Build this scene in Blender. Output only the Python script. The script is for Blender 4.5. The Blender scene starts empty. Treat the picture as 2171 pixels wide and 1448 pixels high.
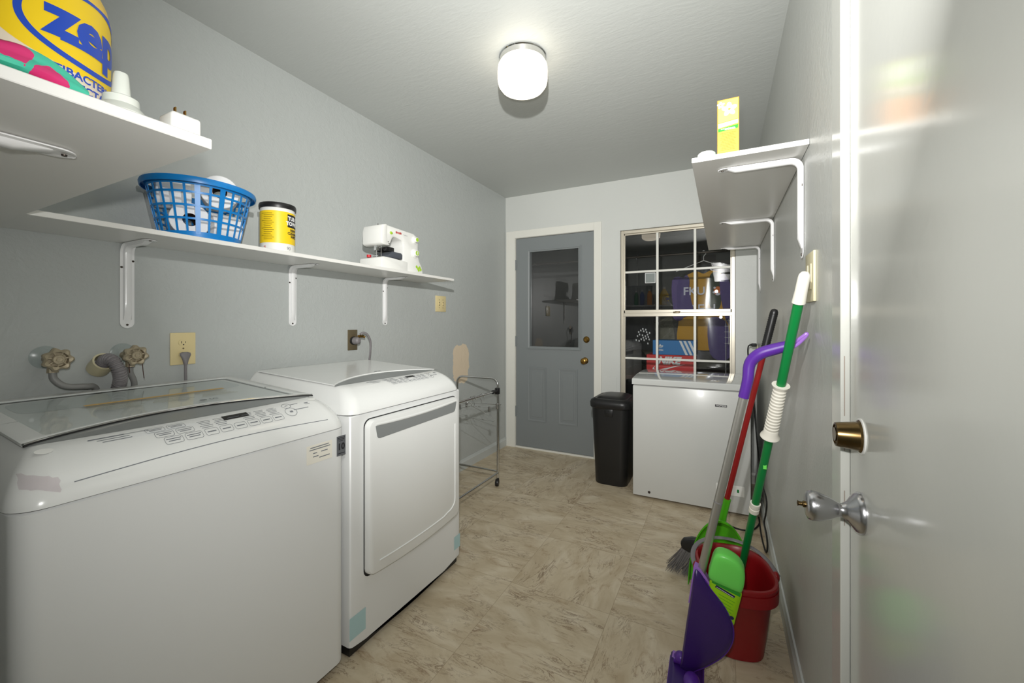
import bpy, bmesh, math, random
from mathutils import Vector, Matrix
random.seed(7)
PI = math.pi
C = bpy.context.scene.collection
SC = bpy.context.scene

# ------------------------------------------------------------------ camera, world, light, exposure
EYE = Vector((1.905, 0.0, 1.206))
cd = bpy.data.cameras.new('camera'); cam = bpy.data.objects.new('camera', cd); C.objects.link(cam)
cam.location = EYE
cam.rotation_euler = (PI/2, 0, math.atan(446.5/870.0))
cd.sensor_width = 36.0; cd.sensor_fit = 'HORIZONTAL'
cd.lens = 870.0/2171.0*36.0
cd.shift_y = -(724.0-685.0)/2171.0
cd.clip_start = 0.02
SC.camera = cam
SC.view_settings.view_transform = 'Standard'
SC.view_settings.look = 'None'
SC.view_settings.gamma = 1.0
SC.view_settings.use_curve_mapping = False
SC.view_settings.exposure = 0.0
w = bpy.data.worlds.new('world'); SC.world = w; w.use_nodes = True
w.node_tree.nodes['Background'].inputs[0].default_value = (0.5, 0.55, 0.6, 1)
w.node_tree.nodes['Background'].inputs[1].default_value = 0.3

def area(name, loc, target, size, power, color=(1, 1, 1), spread=PI):
    l = bpy.data.lights.new(name, 'AREA'); l.energy = power; l.color = color
    l.shape = 'DISK'; l.size = size
    l.spread = spread
    o = bpy.data.objects.new(name, l); C.objects.link(o); o.location = loc
    o.rotation_euler = (Vector(target)-Vector(loc)).to_track_quat('-Z', 'Y').to_euler()
    return o
# the photographer's flash, held up beside and above the camera
area('flash_and_fill', (1.82, 0.12, 1.70), (0.85, 2.8, 2.10), 0.035, 24.0, (1.0, 0.992, 0.965), 1.95)
area('flash_and_fill', (1.88, 0.0, 1.30), (0.75, 2.3, 1.30), 0.035, 9.5, (1.0, 0.992, 0.965), 2.30)  # lower lamp is an added fill, lifting the near shelf's shadow

# ------------------------------------------------------------------ helpers
def S(r, g=None, b=None):
    if g is None: g = b = r
    f = lambda c: (c/255/12.92) if c/255 <= 0.04045 else ((c/255+0.055)/1.055)**2.4
    return (f(r), f(g), f(b), 1.0)

def mat(name, col, rough=0.5, metal=0.0, spec=0.5, bump=None, coat=0.0, trans=0.0, emit=None, alpha=1.0):
    m = bpy.data.materials.new(name); m.use_nodes = True
    nt = m.node_tree; b = nt.nodes['Principled BSDF']
    b.inputs['Base Color'].default_value = col
    b.inputs['Roughness'].default_value = rough
    b.inputs['Metallic'].default_value = metal
    b.inputs['Specular IOR Level'].default_value = spec
    b.inputs['Coat Weight'].default_value = coat
    b.inputs['Coat Roughness'].default_value = 0.08
    b.inputs['Transmission Weight'].default_value = trans
    b.inputs['Alpha'].default_value = alpha
    if emit:
        b.inputs['Emission Color'].default_value = emit[0]; b.inputs['Emission Strength'].default_value = emit[1]
    # every material is procedural: a faint noise breaks up the colour
    tc = nt.nodes.new('ShaderNodeTexCoord'); n = nt.nodes.new('ShaderNodeTexNoise')
    sc, st, dist = bump if bump else (35.0, 0.0, 0.0)
    n.inputs['Scale'].default_value = sc
    n.inputs['Detail'].default_value = 3.0
    nt.links.new(tc.outputs['Object'], n.inputs['Vector'])
    if bump:
        bp = nt.nodes.new('ShaderNodeBump'); bp.inputs['Strength'].default_value = st
        bp.inputs['Distance'].default_value = dist
        nt.links.new(n.outputs['Fac'], bp.inputs['Height'])
        nt.links.new(bp.outputs['Normal'], b.inputs['Normal'])
    else:
        mr = nt.nodes.new('ShaderNodeMapRange')
        mr.inputs['To Min'].default_value = max(0.0, rough-0.01); mr.inputs['To Max'].default_value = min(1.0, rough+0.01)
        nt.links.new(n.outputs['Fac'], mr.inputs['Value']); nt.links.new(mr.outputs['Result'], b.inputs['Roughness'])
    return m

def N(nt, t, **kw):
    n = nt.nodes.new(t)
    for k, v in kw.items():
        if k in n.inputs.keys() if hasattr(n.inputs, 'keys') else False: n.inputs[k].default_value = v
        else: setattr(n, k, v)
    return n

class MB:
    def __init__(s): s.bm = bmesh.new()
    def poly(s, pts, mi=0):
        vs = [s.bm.verts.new(p) for p in pts]
        f = s.bm.faces.new(vs); f.material_index = mi; return f
    def box(s, a, b, bev=0.0, seg=2, mi=0, mtx=None):
        x0, y0, z0 = [min(a[i], b[i]) for i in range(3)]; x1, y1, z1 = [max(a[i], b[i]) for i in range(3)]
        P = [(x0, y0, z0), (x1, y0, z0), (x1, y1, z0), (x0, y1, z0), (x0, y0, z1), (x1, y0, z1), (x1, y1, z1), (x0, y1, z1)]
        t = bmesh.new(); vs = [t.verts.new(p) for p in P]
        for f in ((0, 3, 2, 1), (4, 5, 6, 7), (0, 1, 5, 4), (1, 2, 6, 5), (2, 3, 7, 6), (3, 0, 4, 7)):
            t.faces.new([vs[i] for i in f])
        if bev > 0: bmesh.ops.bevel(t, geom=t.edges[:], offset=bev, segments=seg, affect='EDGES', profile=0.5)
        for f in t.faces: f.material_index = mi
        if mtx is not None: t.transform(mtx)
        s.join(t); return s
    def join(s, t):
        me = bpy.data.meshes.new('tmp'); t.to_mesh(me); t.free(); s.bm.from_mesh(me); bpy.data.meshes.remove(me)
    def rings(s, R, cap0=True, cap1=True, mi=0, closed=True):
        V = [[s.bm.verts.new(p) for p in r] for r in R]
        n = len(V[0])
        if n == 2: closed = False; cap0 = cap1 = False
        for i in range(len(V)-1):
            for j in range(n if closed else n-1):
                f = s.bm.faces.new((V[i][j], V[i][(j+1) % n], V[i+1][(j+1) % n], V[i+1][j])); f.material_index = mi
        for c, vs in ((cap0, V[0][::-1]), (cap1, V[-1])):
            if c and s.bm.faces.get(vs) is None: s.bm.faces.new(vs).material_index = mi
        return s
    def lathe(s, prof, c=(0, 0, 0), axis=(0, 0, 1), n=32, mi=0, cap0=True, cap1=True, sx=1.0, sy=1.0, a0=0.0):
        ax = Vector(axis).normalized(); q = Vector((0, 0, 1)).rotation_difference(ax)
        c = Vector(c); R = []
        for r, z in prof:
            r = max(r, 1e-5)
            R.append([c + q @ Vector((r*sx*math.cos(a0+2*PI*k/n), r*sy*math.sin(a0+2*PI*k/n), z)) for k in range(n)])
        return s.rings(R, cap0, cap1, mi)
    def cyl(s, p0, p1, r0, r1=None, n=20, mi=0):
        p0 = Vector(p0); p1 = Vector(p1); L = (p1-p0).length
        return s.lathe([(r0, 0), (r0 if r1 is None else r1, L)], p0, p1-p0, n, mi)
    def tube(s, pts, r, n=10, mi=0, sm=0, flat=1.0, up=None):
        pts = [Vector(p) for p in pts]
        rr = r if isinstance(r, (list, tuple)) else [r]*len(pts)
        if sm:
            P = []; Q = []; m = len(pts)
            for i in range(m-1):
                p0 = pts[max(i-1, 0)]; p1 = pts[i]; p2 = pts[i+1]; p3 = pts[min(i+2, m-1)]
                for k in range(sm):
                    t = k/sm
                    P.append(0.5*((2*p1)+(p2-p0)*t+(2*p0-5*p1+4*p2-p3)*t*t+(3*p1-p0-3*p2+p3)*t*t*t))
                    Q.append(rr[i]*(1-t)+rr[i+1]*t)
            P.append(pts[-1]); Q.append(rr[-1]); pts, rr = P, Q
        T = []
        for i in range(len(pts)):
            a = pts[max(i-1, 0)]; b = pts[min(i+1, len(pts)-1)]
            T.append((b-a).normalized())
        nrm = Vector(up) if up else T[0].orthogonal()
        R = []
        for i, p in enumerate(pts):
            nrm = (nrm - T[i]*nrm.dot(T[i]))
            if nrm.length < 1e-6: nrm = T[i].orthogonal()
            nrm.normalize(); bn = T[i].cross(nrm)
            R.append([p + rr[i]*(math.cos(2*PI*k/n)*nrm*flat + math.sin(2*PI*k/n)*bn) for k in range(n)])
        return s.rings(R, True, True, mi)
    def prism(s, outline, off, mi=0, bev=0.0):
        """outline: 3D points of a planar polygon; extruded by vector off"""
        t = bmesh.new(); off = Vector(off)
        a = [t.verts.new(p) for p in outline]; b = [t.verts.new(Vector(p)+off) for p in outline]
        t.faces.new(a[::-1]); t.faces.new(b); n = len(a)
        for i in range(n): t.faces.new((a[i], a[(i+1) % n], b[(i+1) % n], b[i]))
        bmesh.ops.recalc_face_normals(t, faces=t.faces[:])
        if bev > 0: bmesh.ops.bevel(t, geom=[e for e in t.edges if e.calc_face_angle(0) > 0.5], offset=bev, segments=2, affect='EDGES', profile=0.5)
        for f in t.faces: f.material_index = mi
        s.join(t); return s
    def sphere(s, c, r, n=20, m=12, mi=0):
        c = Vector(c); rx, ry, rz = r if isinstance(r, (tuple, list)) else (r, r, r)
        R = [[c+Vector((rx*math.sin(PI*i/m)*math.cos(2*PI*k/n), ry*math.sin(PI*i/m)*math.sin(2*PI*k/n), -rz*math.cos(PI*i/m))) for k in range(n)]
             for i in range(m+1)]
        R[0] = [c+Vector((1e-5*math.cos(2*PI*k/n), 1e-5*math.sin(2*PI*k/n), -rz)) for k in range(n)]
        R[-1] = [c+Vector((1e-5*math.cos(2*PI*k/n), 1e-5*math.sin(2*PI*k/n), rz)) for k in range(n)]
        return s.rings(R, True, True, mi)
    def map(s, f):
        for v in s.bm.verts: v.co = f(v.co)
        return s
    def slice(s, axis, vals):
        no = [0, 0, 0]; no[axis] = 1
        for v in vals:
            co = [0, 0, 0]; co[axis] = v
            bmesh.ops.bisect_plane(s.bm, geom=s.bm.verts[:]+s.bm.edges[:]+s.bm.faces[:], plane_co=co, plane_no=no)
        return s
    def build(s, name, m, parent=None, smooth=0.6, recalc=True, loc=None):
        bm = s.bm
        if recalc: bmesh.ops.recalc_face_normals(bm, faces=bm.faces[:])
        me = bpy.data.meshes.new(name)
        if loc is not None: base = Vector(loc)
        elif parent is not None: base = wloc(parent)
        else:
            xs = [v.co for v in bm.verts]
            base = Vector(((min(v.x for v in xs)+max(v.x for v in xs))/2, (min(v.y for v in xs)+max(v.y for v in xs))/2, min(v.z for v in xs)))
        bm.transform(Matrix.Translation(-base))
        bm.to_mesh(me); bm.free()
        for mm in (m if isinstance(m, (list, tuple)) else [m]): me.materials.append(mm)
        if smooth:
            me.polygons.foreach_set('use_smooth', [True]*len(me.polygons))
            me.set_sharp_from_angle(angle=smooth)
        o = bpy.data.objects.new(name, me); C.objects.link(o)
        if parent is not None:
            o.parent = parent; o.location = base - wloc(parent)
        else: o.location = base
        return o

def wloc(o):
    v = Vector(o.location)
    while o.parent: o = o.parent; v += Vector(o.location)
    return v

def tag(o, label=None, cat=None, group=None, kind=None):
    if label: o['label'] = label
    if cat: o['category'] = cat
    if group: o['group'] = group
    if kind: o['kind'] = kind
    return o
def thing(name, label, cat, loc, group=None):
    o = bpy.data.objects.new(name, None); C.objects.link(o); o.location = loc; o.empty_display_size = 0.05
    return tag(o, label, cat, group)
def struct(name, mb, m, **k):
    return tag(mb.build(name, m, **k), kind='structure')

def text_mb(s, size=0.02, bold=0.0, shear=0.0, align='CENTER', sx=1.0, step=None):
    """flat lettering in the local XY plane"""
    cu = bpy.data.curves.new('t', 'FONT'); cu.body = s; cu.size = size; cu.offset = bold; cu.shear = shear
    cu.align_x = align; cu.align_y = 'CENTER'; cu.resolution_u = 3; cu.fill_mode = 'FRONT'
    o = bpy.data.objects.new('t', cu); C.objects.link(o)
    dg = bpy.context.evaluated_depsgraph_get(); dg.update()
    me = bpy.data.meshes.new_from_object(o.evaluated_get(dg))
    mb = MB(); mb.bm.from_mesh(me)
    bpy.data.objects.remove(o); bpy.data.meshes.remove(me); bpy.data.curves.remove(cu)
    if sx != 1.0: mb.map(lambda v: Vector((v.x*sx, v.y, v.z)))
    return mb
def plane_map(o, r, u, n=0.0006):
    o = Vector(o); r = Vector(r).normalized(); u = Vector(u).normalized(); nn = r.cross(u)
    return lambda v: o + r*v.x + u*v.y + nn*n
def flat_poly(pts):
    mb = MB(); mb.poly([(x, y, 0) for x, y in pts]); return mb
def ellipse(cx, cy, a, b, n=48, a0=0, a1=2*PI):
    return [(cx+a*math.cos(a0+(a1-a0)*k/n), cy+b*math.sin(a0+(a1-a0)*k/n)) for k in range(n)]
def ring_mb(cx, cy, a, b, t, n=64):
    mb = MB()
    mb.rings([[(x, y, 0) for x, y in ellipse(cx, cy, a, b, n)], [(x, y, 0) for x, y in ellipse(cx, cy, a-t, b-t, n)]], False, False)
    return mb
def rrect(x0, y0, x1, y1, r, n=6):
    out = []
    for cx, cy, a in ((x1-r, y1-r, 0), (x0+r, y1-r, PI/2), (x0+r, y0+r, PI), (x1-r, y0+r, 1.5*PI)):
        for k in range(n+1): out.append((cx+r*math.cos(a+PI/2*k/n), cy+r*math.sin(a+PI/2*k/n)))
    return out
def rr_outline(x0, y0, x1, y1, r, t):
    mb = MB(); mb.rings([[(x, y, 0) for x, y in rrect(x0, y0, x1, y1, r)], [(x, y, 0) for x, y in rrect(x0+t, y0+t, x1-t, y1-t, max(r-t, 0.0005))]], False, False)
    return mb

# ------------------------------------------------------------------ materials
def paint(name, col, rough, scale, strength, dist, stretch=(1, 1, 1), patch=None, spec=0.5):
    m = bpy.data.materials.new(name); m.use_nodes = True; nt = m.node_tree; L = nt.links.new
    b = nt.nodes['Principled BSDF']; b.inputs['Roughness'].default_value = rough; b.inputs['Specular IOR Level'].default_value = spec
    tc = nt.nodes.new('ShaderNodeTexCoord')
    mp = nt.nodes.new('ShaderNodeMapping'); mp.inputs['Scale'].default_value = stretch
    L(tc.outputs['Object'], mp.inputs['Vector'])
    n1 = nt.nodes.new('ShaderNodeTexNoise'); n1.inputs['Scale'].default_value = scale; n1.inputs['Detail'].default_value = 4; n1.inputs['Distortion'].default_value = 0.8
    n2 = nt.nodes.new('ShaderNodeTexNoise'); n2.inputs['Scale'].default_value = scale*4; n2.inputs['Detail'].default_value = 2
    L(mp.outputs[0], n1.inputs['Vector']); L(mp.outputs[0], n2.inputs['Vector'])
    ad = nt.nodes.new('ShaderNodeMath'); ad.operation = 'MULTIPLY_ADD'; ad.inputs[1].default_value = 0.35
    L(n2.outputs['Fac'], ad.inputs[0]); L(n1.outputs['Fac'], ad.inputs[2])
    bp = nt.nodes.new('ShaderNodeBump'); bp.inputs['Strength'].default_value = strength; bp.inputs['Distance'].default_value = dist
    L(ad.outputs[0], bp.inputs['Height']); L(bp.outputs['Normal'], b.inputs['Normal'])
    # slow tonal wander of the paint
    n3 = nt.nodes.new('ShaderNodeTexNoise'); n3.inputs['Scale'].default_value = 1.7; n3.inputs['Detail'].default_value = 3
    L(tc.outputs['Object'], n3.inputs['Vector'])
    mx = nt.nodes.new('ShaderNodeMix'); mx.data_type = 'RGBA'
    mx.inputs['A'].default_value = tuple(c*0.96 for c in col[:3])+(1,); mx.inputs['B'].default_value = tuple(min(1, c*1.04) for c in col[:3])+(1,)
    L(n3.outputs['Fac'], mx.inputs['Factor'])
    out = mx.outputs['Result']
    if patch:   # bare filler patch: (y, z, half width, half height, colour) in object space
        sep = nt.nodes.new('ShaderNodeSeparateXYZ')
        nd = nt.nodes.new('ShaderNodeTexNoise'); nd.inputs['Scale'].default_value = 22; nd.inputs['Detail'].default_value = 5
        L(tc.outputs['Object'], nd.inputs['Vector'])
        va = nt.nodes.new('ShaderNodeMixRGB'); va.blend_type = 'LINEAR_LIGHT'; va.inputs[0].default_value = 0.03
        L(tc.outputs['Object'], va.inputs[1]); L(nd.outputs['Color'], va.inputs[2]); L(va.outputs[0], sep.inputs[0])
        def axis(o, c, h):
            s1 = nt.nodes.new('ShaderNodeMath'); s1.operation = 'SUBTRACT'; s1.inputs[1].default_value = c; L(o, s1.inputs[0])
            s2 = nt.nodes.new('ShaderNodeMath'); s2.operation = 'DIVIDE'; s2.inputs[1].default_value = h; L(s1.outputs[0], s2.inputs[0])
            s3 = nt.nodes.new('ShaderNodeMath'); s3.operation = 'POWER'; s3.inputs[1].default_value = 4; L(s2.outputs[0], s3.inputs[0])
            a = nt.nodes.new('ShaderNodeMath'); a.operation = 'ABSOLUTE'; L(s3.outputs[0], a.inputs[0]); return a.outputs[0]
        a = axis(sep.outputs['Y'], patch[0], patch[2]); c = axis(sep.outputs['Z'], patch[1], patch[3])
        sm = nt.nodes.new('ShaderNodeMath'); L(a, sm.inputs[0]); L(c, sm.inputs[1])
        lt = nt.nodes.new('ShaderNodeMath'); lt.operation = 'LESS_THAN'; lt.inputs[1].default_value = 1.0; L(sm.outputs[0], lt.inputs[0])
        m2 = nt.nodes.new('ShaderNodeMix'); m2.data_type = 'RGBA'; m2.inputs['B'].default_value = patch[4]
        L(lt.outputs[0], m2.inputs['Factor']); L(out, m2.inputs['A']); out = m2.outputs['Result']
    L(out, b.inputs['Base Color'])
    return m

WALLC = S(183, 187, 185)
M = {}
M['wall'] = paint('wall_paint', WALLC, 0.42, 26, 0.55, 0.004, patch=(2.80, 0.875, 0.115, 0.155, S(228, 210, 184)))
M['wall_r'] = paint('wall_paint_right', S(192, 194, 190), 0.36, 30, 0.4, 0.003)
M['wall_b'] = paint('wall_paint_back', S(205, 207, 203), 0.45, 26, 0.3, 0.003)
M['ceil'] = paint('ceiling_paint', S(196, 199, 196), 0.55, 12, 0.30, 0.003, (1.0, 3.0, 1))
M['trim'] = paint('trim_paint', S(225, 224, 216), 0.35, 20, 0.1, 0.001)
M['basebd'] = paint('baseboard_paint', S(196, 200, 198), 0.35, 20, 0.1, 0.001)
M['door_near'] = paint('door_gloss_paint', S(205, 206, 200), 0.16, 14, 0.10, 0.002)
M['door_blue'] = paint('door_blue_grey_paint', S(127, 132, 133), 0.38, 30, 0.10, 0.001)
M['enamel'] = mat('white_enamel', S(232, 233, 231), 0.22, coat=0.3)
M['enamel_body'] = mat('white_enamel_body', S(228, 229, 228), 0.30)
M['freezer'] = mat('freezer_white', S(206, 207, 204), 0.28, coat=0.2)
M['plastic_w'] = mat('white_plastic', S(236, 236, 232), 0.35)
M['shelf'] = mat('white_melamine', S(232, 231, 227), 0.33)
M['shelf_under'] = M['shelf']
M['bracket'] = mat('white_bracket_enamel', S(238, 238, 238), 0.25, coat=0.3)
M['dark'] = mat('black_plastic', S(24, 24, 25), 0.38)
M['black_rub'] = mat('black_rubber', S(16, 16, 17), 0.6)
M['screw'] = mat('dark_screw', S(70, 62, 55), 0.4, 0.6)
M['gap'] = mat('dark_gap', S(30, 30, 30), 0.8)
M['greyband'] = mat('silver_grey_plastic', S(146, 149, 149), 0.35, 0.2)
M['chrome'] = mat('chrome', S(215, 215, 215), 0.10, 1.0)
M['satin'] = mat('satin_nickel', S(190, 190, 194), 0.26, 1.0)
M['brass'] = mat('aged_brass', S(150, 118, 62), 0.28, 1.0)
M['brass_d'] = mat('dark_bronze', S(112, 92, 60), 0.25, 1.0)
M['alu'] = mat('brushed_aluminium', S(186, 184, 178), 0.35, 0.85)
M['winframe'] = mat('beige_window_aluminium', S(205, 198, 182), 0.32, 0.35)
M['ink'] = mat('grey_ink', S(118, 122, 128), 0.6)
M['ink_d'] = mat('dark_ink', S(30, 30, 34), 0.6)
M['red_ink'] = mat('red_ink', S(190, 40, 30), 0.6)
M['white_ink'] = mat('white_ink', S(235, 235, 235), 0.6)
M['ivory'] = mat('ivory_plastic', S(226, 209, 158), 0.35)
M['ivory_d'] = mat('almond_plastic', S(214, 205, 170), 0.4)
M['oldplate'] = mat('stained_steel_plate', S(128, 116, 92), 0.4, 0.6, bump=(60, 0.3, 0.002))
M['cordgrey'] = mat('grey_cord', S(128, 124, 126), 0.5)
M['hose'] = mat('grey_hose', S(140, 140, 138), 0.45)
M['valve'] = mat('corroded_valve_metal', S(176, 164, 140), 0.5, 0.45, bump=(90, 0.6, 0.003))
M['blue'] = mat('bright_blue_plastic', S(10, 128, 205), 0.35)
M['tissue'] = mat('white_tissue', S(238, 238, 238), 0.85, bump=(120, 0.3, 0.001))
M['tube'] = mat('brown_cardboard', S(70, 42, 34), 0.9)
M['yellow'] = mat('yellow_label', S(250, 212, 30), 0.42)
M['yellow_b'] = mat('yellow_plastic', S(252, 208, 58), 0.3)
M['cream'] = mat('cream_label', S(238, 224, 202), 0.4)
M['zepblue'] = mat('royal_blue_ink', S(38, 78, 190), 0.4)
M['milky'] = mat('milky_plastic', S(226, 230, 222), 0.3)
M['lime'] = mat('lime_plastic', S(165, 205, 55), 0.4)
M['purple'] = mat('purple_plastic', S(82, 38, 140), 0.32)
M['purple_l'] = mat('lilac_plastic', S(158, 112, 200), 0.32)
M['purple_d'] = mat('dark_purple_plastic', S(52, 24, 98), 0.35)
M['redpole'] = mat('red_painted_steel', S(150, 26, 26), 0.35)
M['greenpole'] = mat('green_painted_steel', S(8, 122, 58), 0.32)
M['whitegrip'] = mat('white_grip', S(232, 228, 216), 0.5)
M['pan'] = mat('grass_green_plastic', S(82, 178, 30), 0.35)
M['bottle_g'] = mat('light_green_plastic', S(112, 220, 92), 0.32)
M['label_g'] = mat('yellow_green_label', S(150, 205, 10), 0.4)
M['label_dg'] = mat('green_label', S(38, 150, 40), 0.4)
M['navy'] = mat('navy_ink', S(26, 28, 78), 0.5)
M['bucket'] = mat('dark_red_plastic', S(138, 16, 22), 0.35)
M['greyplast'] = mat('grey_plastic', S(122, 120, 122), 0.4)
M['orange'] = mat('orange_sponge', S(230, 120, 20), 0.7)
M['bristle'] = mat('grey_bristle', S(96, 92, 90), 0.6)
M['boxorange'] = mat('orange_card', S(252, 168, 52), 0.5)
M['boxlime'] = mat('lime_card', S(176, 216, 96), 0.5)
M['petal'] = mat('white_petal_ink', S(244, 244, 240), 0.5)
M['adidas'] = mat('blue_card', S(20, 118, 186), 0.55)
M['nike'] = mat('red_card', S(214, 36, 36), 0.55)
M['bagdark'] = mat('olive_black_nylon', S(112, 110, 96), 0.55, bump=(9, 0.9, 0.03))
M['clothblk'] = mat('black_cloth', S(22, 22, 26), 0.9)
M['jersey_p'] = mat('purple_jersey_cloth', S(92, 74, 132), 0.7, bump=(8, 0.6, 0.02))
M['jersey_y'] = mat('gold_jersey_cloth', S(224, 166, 26), 0.7, bump=(8, 0.6, 0.02))
M['jersey_g'] = mat('dark_green_jersey_cloth', S(52, 64, 38), 0.7)
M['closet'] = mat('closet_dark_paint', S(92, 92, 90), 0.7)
M['wood'] = mat('dark_wood', S(58, 30, 24), 0.5)
M['red'] = mat('red_plastic', S(200, 30, 40), 0.4)
M['teal_glass'] = mat('green_bottle_plastic', S(30, 130, 60), 0.3)
M['blue_b'] = mat('blue_bottle_plastic', S(60, 90, 160), 0.3)

def glass_mat(name, refl=1.0, tint=(1, 1, 1, 1), ior=1.9, rough=0.0):
    m = bpy.data.materials.new(name); m.use_nodes = True; nt = m.node_tree; nt.nodes.clear(); L = nt.links.new
    o = nt.nodes.new('ShaderNodeOutputMaterial'); mx = nt.nodes.new('ShaderNodeMixShader')
    t = nt.nodes.new('ShaderNodeBsdfTransparent'); g = nt.nodes.new('ShaderNodeBsdfGlossy'); fr = nt.nodes.new('ShaderNodeFresnel')
    t.inputs['Color'].default_value = tint; g.inputs['Roughness'].default_value = rough
    geo = nt.nodes.new('ShaderNodeNewGeometry'); mr = nt.nodes.new('ShaderNodeMapRange')   # a thin sheet reflects alike from both sides
    mr.inputs['To Min'].default_value = ior; mr.inputs['To Max'].default_value = 1.0/ior
    L(geo.outputs['Backfacing'], mr.inputs['Value']); L(mr.outputs['Result'], fr.inputs['IOR'])
    n = nt.nodes.new('ShaderNodeTexNoise'); n.inputs['Scale'].default_value = 1.2
    tc = nt.nodes.new('ShaderNodeTexCoord'); L(tc.outputs['Object'], n.inputs['Vector'])
    bp = nt.nodes.new('ShaderNodeBump'); bp.inputs['Strength'].default_value = 0.05; bp.inputs['Distance'].default_value = 0.002
    L(n.outputs['Fac'], bp.inputs['Height']); L(bp.outputs['Normal'], g.inputs['Normal'])
    L(fr.outputs[0], mx.inputs[0]); L(t.outputs[0], mx.inputs[1]); L(g.outputs[0], mx.inputs[2]); L(mx.outputs[0], o.inputs[0])
    return m
M['glass'] = glass_mat('window_glass', ior=2.05, tint=(0.93, 0.95, 0.95, 1))
M['lid_glass'] = glass_mat('lid_glass', ior=1.38, tint=(0.90, 0.92, 0.92, 1), rough=0.05)
M['plasticbag'] = glass_mat('clear_plastic_bag', ior=1.45, tint=(0.9, 0.9, 0.95, 1), rough=0.15)
M['escut'] = glass_mat('clear_escutcheon', ior=1.35, tint=(0.93, 0.95, 0.95, 1), rough=0.2)
M['tape'] = glass_mat('old_sticky_tape', ior=1.4, tint=(0.90, 0.86, 0.88, 1), rough=0.35)
M['teal_tape'] = mat('pale_blue_tape', S(176, 208, 212), 0.4)

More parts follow.
